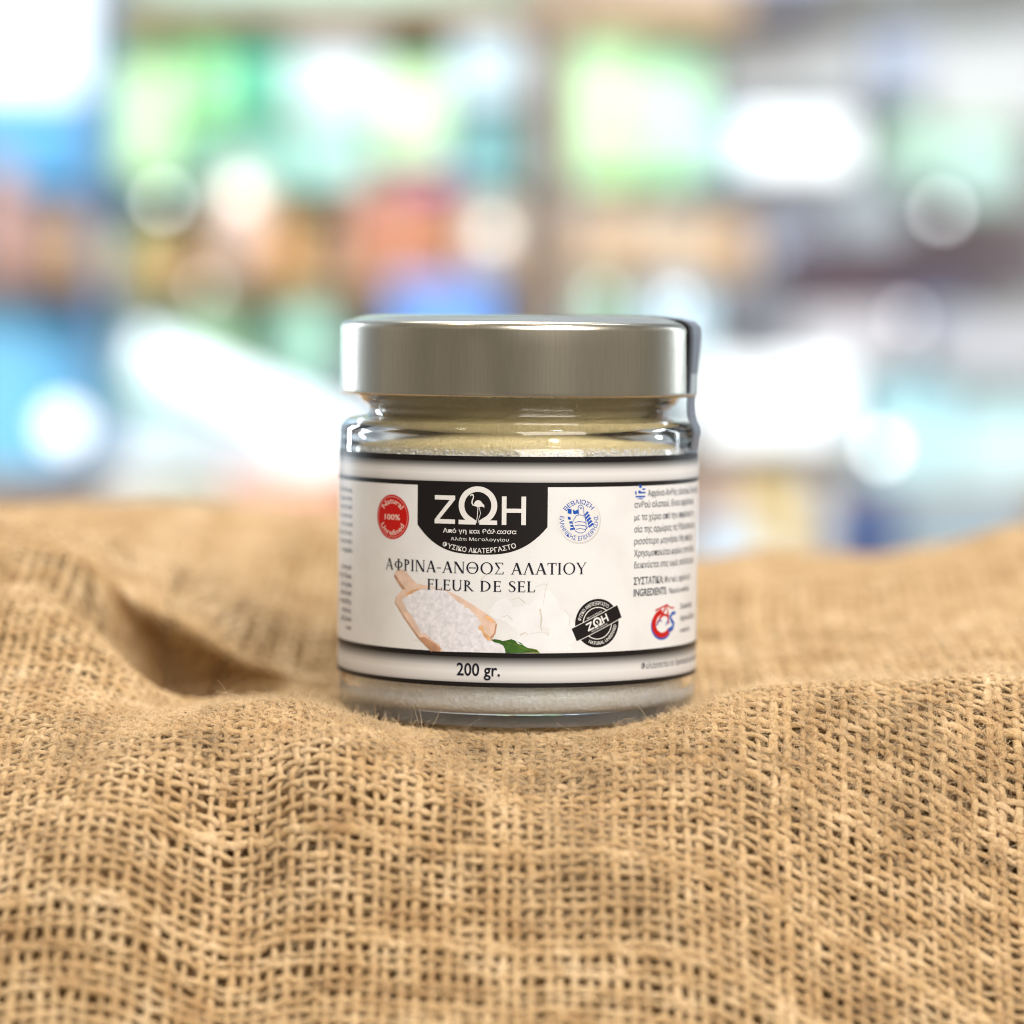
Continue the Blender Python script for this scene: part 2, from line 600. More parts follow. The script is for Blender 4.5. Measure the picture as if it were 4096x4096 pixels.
def strip(name, a0, a1, path, mat_, push=0.0, seg=10, thick=0.12):
    V, Fc = [], []
    P = len(path)
    for side in (0, 1):
        for k in range(seg + 1):
            a = a0 + (a1 - a0) * k / seg
            mid = 0.5 * (a0 + a1)
            for r, z in path:
                # the strip is a flat ribbon: constant half width, so on the lid top it stays parallel
                wv = math.sin(a - 1.36) * 35.0
                rr = r + push - side * thick
                if r < 34:
                    x0, y0 = math.sqrt(max(rr * rr, 0)), wv
                    th = 1.36
                    px_, py_ = x0 * math.sin(th) + wv * math.cos(th), -(x0 * math.cos(th)) + wv * math.sin(th)
                    V.append((px_ * mm, py_ * mm, (z + push - side * thick) * mm))
                else:
                    V.append((rr * math.sin(a) * mm, -rr * math.cos(a) * mm, (z) * mm))
    n = (seg + 1) * P
    for k in range(seg):
        for i in range(P - 1):
            a_ = k * P + i
            Fc.append((a_, a_ + P, a_ + P + 1, a_ + 1))
            Fc.append((n + a_, n + a_ + 1, n + a_ + P + 1, n + a_ + P))
    for k in (0, seg):
        for i in range(P - 1):
            a_ = k * P + i
            Fc.append((a_, a_ + 1, n + a_ + 1, n + a_))
    bm = bmesh.new()
    vs = [bm.verts.new(v) for v in V]
    for f in Fc:
        bm.faces.new([vs[i] for i in f])
    return bm_obj(name, bm, mat_, JAR)


BAND = strip('seal_strip', math.radians(69.5), math.radians(92.0), path, M_BAND)
edge = strip('strip_border', math.radians(66.2), math.radians(69.6), path[4:10] + [(34.95, 62.3)], M_INK, push=0.05, seg=3, thick=0.1)
edge.parent = BAND


# ---- label sheets (bent strips)
def arc_sheet(name, z0, z1, R, mat_, parent, a0=-118, a1=118, seg=236):
    V, Fc, uv = [], [], []
    for k in range(seg + 1):
        a = math.radians(a0 + (a1 - a0) * k / seg)
        for z in (z0, z1):
            V.append((R * math.sin(a), -R * math.cos(a), z * mm))
    for k in range(seg):
        Fc.append((2 * k, 2 * k + 2, 2 * k + 3, 2 * k + 1))
    o = mesh_obj(name, V, Fc, mat_, parent)
    l = o.data.uv_layers.new(name='UVMap')
    for p in o.data.polygons:
        for li in p.loop_indices:
            vi = o.data.loops[li].vertex_index
            l.data[li].uv = ((vi // 2) / seg, vi % 2)
    return o


def zc(py):
    return on_label(2066, py)[1]


Z_T0, Z_T1 = zc(1826.6), zc(1849)
Z_A0, Z_A1 = zc(1930), zc(1948)
Z_B0, Z_B1 = zc(2613), zc(2632)
Z_C0, Z_C1 = zc(2733), zc(2751)
LABEL = arc_sheet('label', Z_C1, Z_T0, R_LAB, M_PAPER, JAR)
arc_sheet('silver_bar', Z_A0, Z_T1, R_LAB + 0.000008, M_BAR, LABEL)
arc_sheet('silver_bar', Z_C0, Z_B1, R_LAB + 0.000008, M_BAR, LABEL)


class Decal:
    """flat artwork in (arc length, height) mm, one material, wrapped round the jar"""
    n = 0

    def __init__(s, base=0.03):
        s.v, s.f, s.k = [], [], 0
        s.base = base

    def lay(s):
        s.k += 1
        return s.base * 0.5 + 0.001 * (s.k % 12)

    def poly(s, pts, holes=()):
        rings = [[Vector((x, y, 0)) for x, y in pts]] + [[Vector((x, y, 0)) for x, y in h] for h in holes]
        tr = tessellate_polygon(rings)
        flat = [p for r in rings for p in r]
        b, h = len(s.v), s.lay()
        s.v += [(p.x, p.y, h) for p in flat]
        s.f += [tuple(b + i for i in t_) for t_ in tr]

    def pix(s, pts, holes=()):
        s.poly([on_label(*p) for p in pts], [[on_label(*p) for p in h] for h in holes])

    def line(s, pts, w, w2=None):
        """polyline of constant or tapering width, as one strip"""
        n = len(pts)
        Lp, Rp = [], []
        for i, (x, y) in enumerate(pts):
            x0, y0 = pts[max(0, i - 1)]
            x1, y1 = pts[min(n - 1, i + 1)]
            dx, dy = x1 - x0, y1 - y0
            l = math.hypot(dx, dy) or 1
            ww = w if w2 is None else w + (w2 - w) * i / (n - 1)
            Lp.append((x - dy / l * ww / 2, y + dx / l * ww / 2))
            Rp.append((x + dy / l * ww / 2, y - dx / l * ww / 2))
        b, h = len(s.v), s.lay()
        for a_, c_ in zip(Lp, Rp):
            s.v.append((*a_, h))
            s.v.append((*c_, h))
        for i in range(n - 1):
            s.f.append((b + 2 * i, b + 2 * i + 1, b + 2 * i + 3, b + 2 * i + 2))

    def ring(s, cx, cy, ro, ri, a0=0, a1=360, n=48, sx=1.0, rox=None, rix=None):
        b, h = len(s.v), s.lay()
        rox = ro if rox is None else rox
        rix = ri if rix is None else rix
        for i in range(n + 1):
            a = math.radians(a0 + (a1 - a0) * i / n)
            s.v.append((cx + rox * math.cos(a) * sx, cy + ro * math.sin(a), h))
            s.v.append((cx + rix * math.cos(a) * sx, cy + ri * math.sin(a), h))
        for i in range(n):
            s.f.append((b + 2 * i, b + 2 * i + 1, b + 2 * i + 3, b + 2 * i + 2))

    def disc(s, cx, cy, r, n=56, rx=None):
        rx = r if rx is None else rx
        s.poly([(cx + rx * math.cos(2 * PI * i / n), cy + r * math.sin(2 * PI * i / n)) for i in range(n)])

    def mesh2d(s, vs, fs):
        b, h = len(s.v), s.lay()
        s.v += [(x, y, h) for x, y in vs]
        s.f += [tuple(b + i for i in f) for f in fs]

    def build(s, name, mat_, parent, step=1.0):
        bm = bmesh.new()
        vs = [bm.verts.new(v) for v in s.v]
        for f in s.f:
            try:
                bm.faces.new([vs[i] for i in f])
            except ValueError:
                pass
        xs = [v[0] for v in s.v]
        x = math.floor(min(xs) / step) * step + step
        while x < max(xs):
            bmesh.ops.bisect_plane(bm, geom=bm.verts[:] + bm.edges[:] + bm.faces[:], dist=1e-5, plane_co=(x, 0, 0), plane_no=(1, 0, 0))
            x += step
        Rm = R_LAB / mm
        for v in bm.verts:
            a = v.co.x / Rm
            r = (Rm + v.co.z) * mm
            v.co = Vector((r * math.sin(a), -r * math.cos(a), v.co.y * mm))
        me = bpy.data.meshes.new(name)
        for f in bm.faces:
            f.normal_update()
            c = f.calc_center_median()
            if f.normal.x * c.x + f.normal.y * c.y < 0:
                f.normal_flip()
        bm.to_mesh(me)
        bm.free()
        me.materials.append(mat_)
        o = bpy.data.objects.new(name, me)
        col.objects.link(o)
        o.parent = parent
        return o


_tc = {}


def glyphs(text, bold=0.0):
    """outline of a line of the built-in sans font: verts, faces, width, with cap height 1"""
    def raw(tx):
        c = bpy.data.curves.new('t', 'FONT')
        c.body = tx
        c.size = 1.0
        c.resolution_u = 3
        c.offset = bold
        o = bpy.data.objects.new('t', c)
        col.objects.link(o)
        me = bpy.data.meshes.new_from_object(o)
        vs = [(v.co.x, v.co.y) for v in me.vertices]
        fs = [tuple(p.vertices) for p in me.polygons]
        bpy.data.objects.remove(o)
        bpy.data.curves.remove(c)
        bpy.data.meshes.remove(me)
        return vs, fs
    if 'H' not in _tc:
        vs, _ = raw('H')
        _tc['H'] = max(y for x, y in vs) or 0.7
    k = 1.0 / _tc['H']
    vs, fs = raw(text)
    x0 = min(x for x, y in vs)
    vs = [((x - x0) * k, y * k) for x, y in vs]
    return vs, fs, max(x for x, y in vs)


def text(D, s, x, y, cap, width=None, align='L', narrow=1.0, bold=0.0, slope=0.0):
    vs, fs, wd = glyphs(s, bold)
    sx = cap * narrow if width is None else width / wd
    W = wd * sx
    ox = x - (W / 2 if align == 'C' else W if align == 'R' else 0)
    D.mesh2d([(ox + a * sx, y + b * cap + slope * a * sx) for a, b in vs], fs)
    return W


def text_arc(D, s, cx, cy, r, cap, a_mid, span, inside=False, bold=0.0, ry=None):
    """text on a circle; inside=True reads along the bottom"""
    vs, fs, wd = glyphs(s, bold)
    out = []
    for a, b in vs:
        t_ = a / wd - 0.5
        if inside:
            ang = math.radians(a_mid + span * t_)
            rr = r - b * cap
        else:
            ang = math.radians(a_mid - span * t_)
            rr = r + b * cap
        out.append((cx + rr * math.cos(ang), cy + rr * math.sin(ang)))
    D.mesh2d(out, fs)


def place(s_, pts):
    return [on_label(*p) for p in pts]


def zoomA(X, Y):      # crop of the left half of the label -> photo pixels
    return (1300 + X * 0.41408, 1850 + Y * 0.41408)


def zoomB(X, Y):      # crop of the right half
    return (2050 + X * 0.41408, 1850 + Y * 0.41408)


def A_(X, Y):
    return on_label(*zoomA(X, Y))


def B_(X, Y):
    return on_label(*zoomB(X, Y))


# black lines and the logo panel
D = Decal(0.03)
for z0, z1 in ((Z_T1, Z_T0), (Z_A1, Z_A0), (Z_B1, Z_B0), (Z_C1, Z_C0)):
    xa, xb = -72.0, 72.0
    n = 110
    b, h = len(D.v), D.lay()
    for i in range(n + 1):
        x = xa + (xb - xa) * i / n
        D.v.append((x, z0, h)); D.v.append((x, z1, h))
    for i in range(n):
        D.f.append((b + 2 * i, b + 2 * i + 2, b + 2 * i + 3, b + 2 * i + 1))
D.build('black_rule', M_INK, LABEL)

pl, pr = on_label(1671, 2000)[0], on_label(2191, 2000)[0]
pm = (pl + pr) / 2
zs, zb = on_label(1930, 2106)[1], on_label(1930, 2218.5)[1]
D = Decal(0.05)
pts = [(pl, (Z_A0 + Z_A1) / 2), (pl, zs)]
hw = (pr - pl) / 2
for i in range(1, 32):
    u = -1 + 2 * i / 32
    pts.append((pm + hw * u, zb + (zs - zb) * abs(u) ** 2.9))
pts += [(pr, zs), (pr, (Z_A0 + Z_A1) / 2)]
D.poly(pts)
D.build('logo_panel', M_INK, LABEL)

# logo: zeta, omega with a flamingo, eta
D = Decal(0.08)


def glyph_Z(D, x0, x1, y0, y1, s):
    D.poly([(x0, y0), (x1, y0), (x1, y0 + s), (x0 + s * 1.25, y0 + s), (x1, y1 - s * .9), (x1, y1), (x0 + .02, y1), (x0 + .02, y1 - s), (x1 - s * 1.3, y1 - s), (x0, y0 + s * .9)])


z0, z1 = A_(1160, 590)[1], A_(1160, 317)[1]
glyph_Z(D, A_(1060, 500)[0], A_(1257, 500)[0], z0, z1, 0.82)
hx0, hx1 = A_(1708, 500)[0], B_(130, 500)[0]
hz0, hz1 = on_label(2055, 2100)[1], on_label(2055, 1986)[1]
hs = 0.86
D.poly([(hx0, hz0), (hx0 + hs, hz0), (hx0 + hs, hz1), (hx0, hz1)])
D.poly([(hx1 - hs, hz0), (hx1, hz0), (hx1, hz1), (hx1 - hs, hz1)])
hm = (hz0 + hz1) / 2
D.poly([(hx0 + hs, hm - .38), (hx1 - hs, hm - .38), (hx1 - hs, hm + .38), (hx0 + hs, hm + .38)])


def omega(D, cx, z0, z1, hwid, s):
    """z0 foot line, z1 top; hwid half width"""
    H = z1 - z0
    ry = H * 0.5
    cyy = z1 - ry
    n = 44
    out, inn = [], []
    for i in range(n + 1):
        a = math.radians(-63 + (360 - 54) * i / n)
        out.append((cx + hwid * math.cos(a), cyy + ry * math.sin(a)))
        inn.append((cx + (hwid - s * 1.08) * math.cos(a), cyy + (ry - s) * math.sin(a)))
    b, h = len(D.v), D.lay()
    for o_, i_ in zip(out, inn):
        D.v.append((*o_, h)); D.v.append((*i_, h))
    for i in range(n):
        D.f.append((b + 2 * i, b + 2 * i + 1, b + 2 * i + 3, b + 2 * i + 2))
    for sg in (-1, 1):
        ex, ey = (out[0] if sg > 0 else out[-1])
        ix, iy = (inn[0] if sg > 0 else inn[-1])
        D.poly([(cx + sg * hwid, z0), (cx + sg * hwid, z0 + s * .8), (ex, z0 + s * .8), (ex + sg * .05, ey + .02), (ix, iy), (cx + sg * s * .32, z0 + s * .75), (cx + sg * s * .32, z0)])


ox = A_(1475, 500)[0]
oz0, oz1 = A_(1475, 600)[1], A_(1475, 230)[1]
ohw = (A_(1660, 500)[0] - A_(1288, 500)[0]) / 2
omega(D, ox, oz0, oz1, ohw, 1.02)
# flamingo
fl = lambda pts: [A_(*p) for p in pts]
D.line(fl([(1440, 330), (1425, 318), (1410, 312), (1405, 325)]), .10, .06)
D.line(fl([(1405, 325), (1412, 310), (1424, 306), (1434, 318), (1434, 340), (1424, 365), (1420, 390), (1430, 410), (1450, 415)]), .17, .26)
D.pix([zoomA(*p) for p in [(1440, 395), (1455, 372), (1480, 362), (1505, 372), (1522, 395), (1540, 412), (1538, 438), (1520, 425), (1495, 428), (1470, 430), (1448, 420)]])
D.line(fl([(1478, 428), (1476, 470), (1472, 520), (1466, 560), (1460, 585)]), .15, .10)
D.line(fl([(1488, 428), (1496, 460), (1504, 492), (1490, 530), (1482, 560), (1480, 588)]), .11, .08)
text(D, 'Από γη και θάλασσα', A_(1140, 680)[0], A_(1500, 686)[1], .80, A_(1850, 680)[0] - A_(1140, 680)[0], bold=0.012)
text(D, 'Αλάτι Μεσολογγίου', A_(1215, 755)[0], A_(1500, 758)[1], .58, A_(1775, 755)[0] - A_(1215, 755)[0])
# curved line along the foot of the panel
vs, fs, wd = glyphs('ΦΥΣΙΚΟ ΑΚΑΤΕΡΓΑΣΤΟ', 0.012)
xa, xb = A_(1132, 800)[0], A_(1850, 800)[0]
zmid, zend = A_(1500, 875)[1], A_(1140, 805)[1]
oo = []
for a, b in vs:
    u = a / wd
    x = xa + (xb - xa) * u
    t_ = 2 * u - 1
    zz = zmid + (zend - zmid) * t_ * t_
    slope = 2 * (zend - zmid) * t_ / ((xb - xa) / 2)
    l = math.hypot(1, slope)
    oo.append((x - slope / l * b * .86, zz + b * .86 / l))
D.mesh2d(oo, fs)
D.build('logo_lettering', M_PRINTW, LABEL)

# ---------------- serif title lettering (Roman capitals drawn stroke by stroke)
TK, TN, SR = 0.125, 0.055, 0.035     # thick stem, thin stroke, serif height


def serif_glyph(ch):
    """list of ('p', polygon) / ('o', cx, cy, rx, ry, a0, a1, thick) in cap-height units, and the advance"""
    P = []

    def stem(x, y0=0, y1=1, wdt=TK, s0=True, s1=True):
        P.append(('p', [(x - wdt / 2, y0), (x + wdt / 2, y0), (x + wdt / 2, y1), (x - wdt / 2, y1)]))
        for on, y, sg in ((s0, y0, 1), (s1, y1, -1)):
            if on:
                e_ = wdt / 2 + .085
                P.append(('p', [(x - e_, y), (x + e_, y), (x + wdt / 2, y + sg * .055), (x - wdt / 2, y + sg * .055)]))

    def diag(x0, y0, x1, y1, wdt):
        P.append(('p', [(x0 - wdt / 2, y0), (x0 + wdt / 2, y0), (x1 + wdt / 2, y1), (x1 - wdt / 2, y1)]))

    def foot(x, y, hw_=.13, sg=1):
        P.append(('p', [(x - hw_, y), (x + hw_, y), (x + .03, y + sg * .05), (x - .03, y + sg * .05)]))

    def bar(x0, x1, y, h=TN):
        P.append(('p', [(x0, y - h / 2), (x1, y - h / 2), (x1, y + h / 2), (x0, y + h / 2)]))

    def tick(x, y0, y1, wdt=TN):
        P.append(('p', [(x - wdt / 2, y0), (x + wdt / 2, y0), (x + wdt / 2, y1), (x - wdt / 2, y1)]))

    if ch in 'ΑA':
        diag(.10, 0, .38, 1.0, TN + .01); diag(.66, 0, .38, 1.0, TK + .02); bar(.21, .54, .34); foot(.10, 0); foot(.66, 0, .14); adv = .78
    elif ch == 'Λ':
        diag(.10, 0, .38, 1.0, TN + .01); diag(.66, 0, .38, 1.0, TK + .02); foot(.10, 0); foot(.66, 0, .14); adv = .78
    elif ch == 'Φ':
        stem(.42); P.append(('o', .42, .5, .36, .30, 0, 360, TK)); adv = .84
    elif ch in 'ΡP':
        stem(.16); P.append(('o', .20, .745, .29, .255, -100, 95, TK)); adv = .56
    elif ch in 'ΙI':
        stem(.16); adv = .34
    elif ch in 'ΝN':
        tick(.12, 0, 1, TN); tick(.70, 0, 1, TN); diag(.70 - .02, 0, .12 + .02, 1, TK + .03); foot(.12, 0); foot(.70, 1, .12, -1); foot(.10, 1, .09, -1); adv = .84
    elif ch == 'Θ':
        P.append(('o', .46, .5, .42, .52, 0, 360, TK)); bar(.27, .65, .5, .07); tick(.27, .42, .58, .045); tick(.65, .42, .58, .045); adv = .94
    elif ch in 'ΟO':
        P.append(('o', .46, .5, .42, .52, 0, 360, TK)); adv = .94
    elif ch == 'Σ':
        bar(.06, .58, .97); bar(.06, .60, .03); diag(.09, .03, .34, .5, TN); diag(.34, .5, .09, .97, TK); tick(.57, .80, 1, .05); tick(.60, 0, .22, .05); adv = .68
    elif ch in 'ΤT':
        stem(.32, s1=False); bar(.02, .62, .97); tick(.035, .78, 1, .045); tick(.605, .78, 1, .045); adv = .64
    elif ch == 'Υ':
        stem(.34, 0, .46, s1=False); diag(.34, .42, .06, 1, TK); diag(.34, .42, .62, 1, TN); foot(.07, 1, .12, -1); foot(.62, 1, .11, -1); adv = .66
    elif ch == '-':
        bar(.04, .32, .40, .075); adv = .38
    elif ch == 'F':
        stem(.16); bar(.16, .50, .97); bar(.16, .44, .53); tick(.50, .80, 1, .045); tick(.44, .44, .62, .04); adv = .54
    elif ch == 'L':
        stem(.16); bar(.16, .54, .03); tick(.54, 0, .24, .05); adv = .57
    elif ch == 'E':
        stem(.16); bar(.16, .50, .97); bar(.16, .45, .52); bar(.16, .54, .03); tick(.50, .80, 1, .045); tick(.45, .43, .61, .04); tick(.54, 0, .22, .045); adv = .60
    elif ch == 'U':
        stem(.16, .30, 1, s0=False); tick(.66, .30, 1, TN); foot(.66, 1, .11, -1); P.append(('o', .397, .32, .30, .34, 180, 360, TK)); adv = .80
    elif ch == 'R':
        stem(.16); P.append(('o', .20, .745, .28, .255, -100, 95, TK)); diag(.66, 0, .30, .48, TK); foot(.68, 0, .08); adv = .70
    elif ch == 'D':
        stem(.16); P.append(('o', .20, .5, .54, .5, -93, 93, TK)); adv = .84
    elif ch == 'S':
        P.append(('s',)); adv = .54
    else:
        adv = .36
    return P, adv


def serif_text(D, s, x0, x1, y, cap):
    tot = sum(serif_glyph(c)[1] for c in s) + .035 * (len(s) - 1)
    k = (x1 - x0) / tot
    x = x0
    for c in s:
        P, adv = serif_glyph(c)
        for q in P:
            if q[0] == 'p':
                D.poly([(x + a * k, y + b * cap) for a, b in q[1]])
            elif q[0] == 'o':
                _, cx, cyy, rx, ry, a0, a1, th = q
                D.ring(x + cx * k, y + cyy * cap, ry * cap, (ry - TN) * cap, a0, a1, 30, 1.0, rx * k, (rx - th) * k)
            else:
                pts = [(.44, .80), (.42, .92), (.30, .985), (.17, .95), (.10, .84), (.12, .70), (.24, .58), (.38, .45), (.45, .30), (.41, .12), (.28, .02), (.14, .04), (.07, .14), (.06, .24)]
                ws = [.05, .05, .05, .07, .10, .12, .135, .135, .12, .09, .06, .05, .05, .05]
                n = len(pts)
                b, h = len(D.v), D.lay()
                for i, (a, bb) in enumerate(pts):
                    p0, p1 = pts[max(0, i - 1)], pts[min(n - 1, i + 1)]
                    dx, dy = p1[0] - p0[0], p1[1] - p0[1]
                    l = math.hypot(dx, dy)
                    nx, ny = -dy / l * ws[i] / 2, dx / l * ws[i] / 2
                    D.v.append((x + (a + nx) * k, y + (bb + ny) * cap, h))
                    D.v.append((x + (a - nx) * k, y + (bb - ny) * cap, h))
                for i in range(n - 1):
                    D.f.append((b + 2 * i, b + 2 * i + 1, b + 2 * i + 3, b + 2 * i + 2))
        x += (adv + .035) * k


# ---------------- picture: crystals, scoop, salt, leaf
D = Decal(0.020)
for cx, cy_, rx, ry in ((2090, 2475, 70, 62), (2180, 2440, 66, 75), (2250, 2520, 60, 70), (2130, 2560, 75, 45), (2225, 2590, 60, 22), (2010, 2440, 50, 45)):
    pts = []
    for i in range(14):
        a = 2 * PI * i / 14
        rr = 1 + 0.16 * math.sin(3 * a + cx) + random.uniform(-.08, .08)
        pts.append((cx + rx * rr * math.cos(a), min(2606, cy_ + ry * rr * math.sin(a))))
    D.pix(pts)
D.build('crystal_picture', M_CRYST, LABEL)
D = Decal(0.032)
for pts, w0, w1 in (([(2160, 2435), (2166, 2470), (2163, 2500), (2168, 2526)], .36, .10), ([(2140, 2350), (2175, 2335), (2190, 2340)], .06, .10),
                    ([(2045, 2400), (2075, 2390), (2100, 2412)], .05, .14), ([(2080, 2540), (2100, 2530), (2112, 2540)], .25, .08),
                    ([(1925, 2318), (1945, 2298), (1980, 2296)], .15, .06), ([(2110, 2536), (2150, 2530), (2200, 2533)], .05, .06),
                    ([(1655, 2562), (1668, 2560), (1685, 2568)], .10, .03), ([(2190, 2330), (2180, 2370), (2172, 2420)], .12, .04),
                    ([(2000, 2470), (2030, 2462), (2050, 2480)], .06, .15), ([(2260, 2440), (2280, 2470), (2276, 2500)], .05, .10)):
    D.line(place(0, pts), w0, w1)
D.build('crystal_crack', M_CRACK, LABEL)

D = Decal(0.045)
scoop = [(750, 1225), (695, 1285), (678, 1345), (700, 1395), (760, 1482), (830, 1585), (905, 1690), (980, 1775), (1030, 1822), (1110, 1826), (1300, 1830), (1530, 1790),
         (1620, 1712), (1650, 1640), (1666, 1562), (1640, 1520), (1560, 1460), (1440, 1380), (1300, 1296), (1150, 1222), (1000, 1190), (870, 1166)]
D.pix([zoomA(*p) for p in scoop])
D.pix([zoomA(*p) for p in [(668, 1085), (684, 1048), (716, 1030), (752, 1034), (790, 1060), (845, 1125), (900, 1180), (752, 1228), (715, 1180)]])
D.build('scoop_picture', M_WOODP, LABEL)
D = Decal(0.060)
D.line(fl([(690, 1300), (680, 1350), (760, 1485), (905, 1692), (1035, 1822)]), .16, .45)
D.line(fl([(1655, 1560), (1640, 1650), (1560, 1745)]), .22, .40)
D.pix([zoomA(*p) for p in [(1110, 1826), (1030, 1822), (900, 1690), (960, 1685), (1050, 1740), (1120, 1790)]])
D.pix([zoomA(*p) for p in [(672, 1075), (668, 1100), (715, 1180), (752, 1228), (780, 1218), (735, 1165), (700, 1110)]])
D.build('scoop_edge', M_WOODD, LABEL)
D = Decal(0.062)
D.pix([zoomA(*p) for p in [(780, 1268), (820, 1240), (880, 1222), (950, 1218), (940, 1236), (880, 1250), (840, 1280), (800, 1290)]])
D.pix([zoomA(*p) for p in [(1480, 1600), (1520, 1570), (1540, 1640), (1590, 1680), (1600, 1710), (1560, 1745), (1545, 1690), (1510, 1650)]])
D.pix([zoomA(*p) for p in [(1560, 1470), (1620, 1515), (1650, 1555), (1600, 1540), (1540, 1500)]])
D.pix([zoomA(*p) for p in [(800, 1420), (830, 1400), (860, 1430), (830, 1470)]])
D.build('scoop_grain', M_WOODO, LABEL)
D = Decal(0.075)
saltp = [(752, 1322), (800, 1282), (870, 1250), (940, 1222), (1050, 1212), (1130, 1226), (1210, 1268), (1262, 1330), (1320, 1372), (1400, 1424), (1462, 1478), (1500, 1540), (1484, 1600),
         (1520, 1650), (1548, 1700), (1600, 1722), (1668, 1740), (1722, 1790), (1744, 1838), (1500, 1834), (1300, 1830), (1140, 1826), (1112, 1770), (1050, 1720), (1000, 1668), (940, 1650),
         (900, 1580), (850, 1500), (800, 1430), (760, 1372)]
rag = []
for i, p in enumerate(saltp):
    q = saltp[(i + 1) % len(saltp)]
    for k in range(4):
        u = k / 4
        x, y = p[0] + (q[0] - p[0]) * u, p[1] + (q[1] - p[1]) * u
        if y < 1815:
            x += random.uniform(-9, 9); y += random.uniform(-9, 9)
        rag.append(zoomA(x, y))
D.pix(rag)
D.build('salt_picture', M_SALTP, LABEL)
D = Decal(0.09)
leaf = [zoomA(*p) for p in [(1606, 1712), (1640, 1706), (1680, 1712), (1720, 1724), (1762, 1716), (1800, 1706), (1840, 1722), (1862, 1752), (1905, 1762)]] + \
       [zoomB(*p) for p in [(15, 1716), (50, 1735), (80, 1740), (110, 1770), (150, 1792), (190, 1796), (232, 1806), (262, 1838)]] + \
       [zoomA(*p) for p in [(1745, 1840), (1738, 1800), (1722, 1768), (1680, 1745), (1640, 1738)]]
D.pix(leaf)
D.build('leaf_picture', M_LEAF, LABEL)
D = Decal(0.105)
D.line(place(0, [zoomA(1740, 1728), zoomA(1800, 1752), zoomA(1880, 1768), zoomB(60, 1780), zoomB(160, 1815), zoomB(250, 1836)]), .04, .05)
D.line(place(0, [zoomB(160, 1796), zoomB(232, 1808), zoomB(262, 1838)]), .05, .12)
D.line(place(0, [zoomB(120, 1838), zoomB(190, 1836), zoomB(262, 1838)]), .06, .12)
D.build('leaf_vein', M_LEAFY, LABEL)

# ---------------- dark lettering
D = Decal(0.12)
serif_text(D, 'ΑΦΡΙΝΑ-ΑΝΘΟΣ ΑΛΑΤΙΟΥ', on_label(1543, 2275)[0], on_label(2343, 2290)[0], on_label(1950, 2296)[1], 2.16)
serif_text(D, 'FLEUR DE SEL', on_label(1708, 2345)[0], on_label(2140, 2360)[0], on_label(1925, 2366)[1], 2.02)
gx0, gx1 = on_label(1827, 2680)[0], on_label(2000, 2680)[0]
text(D, '200 gr.', gx0, on_label(1910, 2703)[1], 2.32, gx1 - gx0, bold=0.016)
D.build('title_lettering', M_NAVY, LABEL)

# small print
D = Decal(0.12)
x0 = B_(1175, 700)[0]
lines = ['ανθού αλατιού. Είναι αφράτοι κρ', 'με τα χέρια από την επιφάνεια τη', 'σία της αρμύρας τις θάλασσες και', 'ρισσότερο μαγνήσιο. Μη επεξερ',
         'Χρησιμοποιείται κυρίως στο τέλος', 'δεικνύεται στις ωμές σαλάτες και']
ys = [438, 558, 676, 792, 908, 1022]
for s_, yy in zip(lines, ys):
    text(D, s_, x0, B_(1190, yy)[1], 1.20, narrow=.80, bold=0.006)
text(D, 'Αφρίνα-Ανθός αλατιού. Οι νιφάδες', B_(1305, 320)[0], B_(1315, 326)[1], 1.20, narrow=.80, bold=0.006)
text(D, 'ΣΥΣΤΑΤΙΚΑ:', x0, B_(1190, 1180)[1], 1.30, narrow=.76, bold=0.02)
text(D, 'Φυσικό, αφρίνα αλ', x0 + 8.6, B_(1190, 1180)[1], 1.15, narrow=.76)
text(D, 'INGREDIENTS:', x0, B_(1190, 1292)[1], 1.35, narrow=.76, bold=0.02)
text(D, 'Natural unrefined', x0 + 10.2, B_(1190, 1292)[1], 1.15, narrow=.76)
xs_ = B_(1618, 1400)[0]
for s_, yy in (('Συσκευασία', 1412), ('Αγρίνιο Ελλάδα', 1528), ('e-mail: info', 1640)):
    text(D, s_, xs_, B_(1625, yy)[1], 1.0, narrow=.8, bold=0.006)
text(D, 'Φυλάσσεται σε δροσερό και σκιερό μέρος', on_label(2564, 2668)[0], on_label(2575, 2676)[1], 1.15, narrow=.86, bold=0.006)
D.build('small_print', M_GREYINK, LABEL)
D = Decal(0.12)
xr = on_label(1409, 2200)[0]
left = ['flakes of the sea,', 'salt pans where', 'harvest by hand', 'the summer sun', 'is rich in natural', 'magnesium. Do not', 'at the end of the', 'raw vegetables',
        None, 'unrefined salt', 'Country of Greece', 'cool, dry place', 'packed by hand', 'net weight 200 gr', 'keep the jar', 'tightly closed', 'www']
for i, s_ in enumerate(left):
    if s_:
        text(D, s_, xr - random.uniform(0, .3), on_label(1400, 1968 + i * 34.5)[1], 1.0, narrow=.85, align='R', bold=0.006)
D.build('small_print', M_GREYINK, LABEL)

# ---------------- red seal
rx, rz = A_(650, 525)
D = Decal(0.05)
D.disc(rx, rz, 4.2)
D.build('red_seal', M_RED, LABEL)
D = Decal(0.075)
D.ring(rx, rz, 3.85, 3.79, n=64)
text_arc(D, 'Natural', rx, rz, 2.55, 1.0, 90, 112, bold=0.012)
text_arc(D, 'Unrefined', rx, rz, 3.45, 1.0, 270, 128, inside=True, bold=0.012)
text(D, '100%', rx, rz - .52, 1.0, 4.0, 'C', bold=0.016)
D.build('seal_lettering', M_PINKW, LABEL)

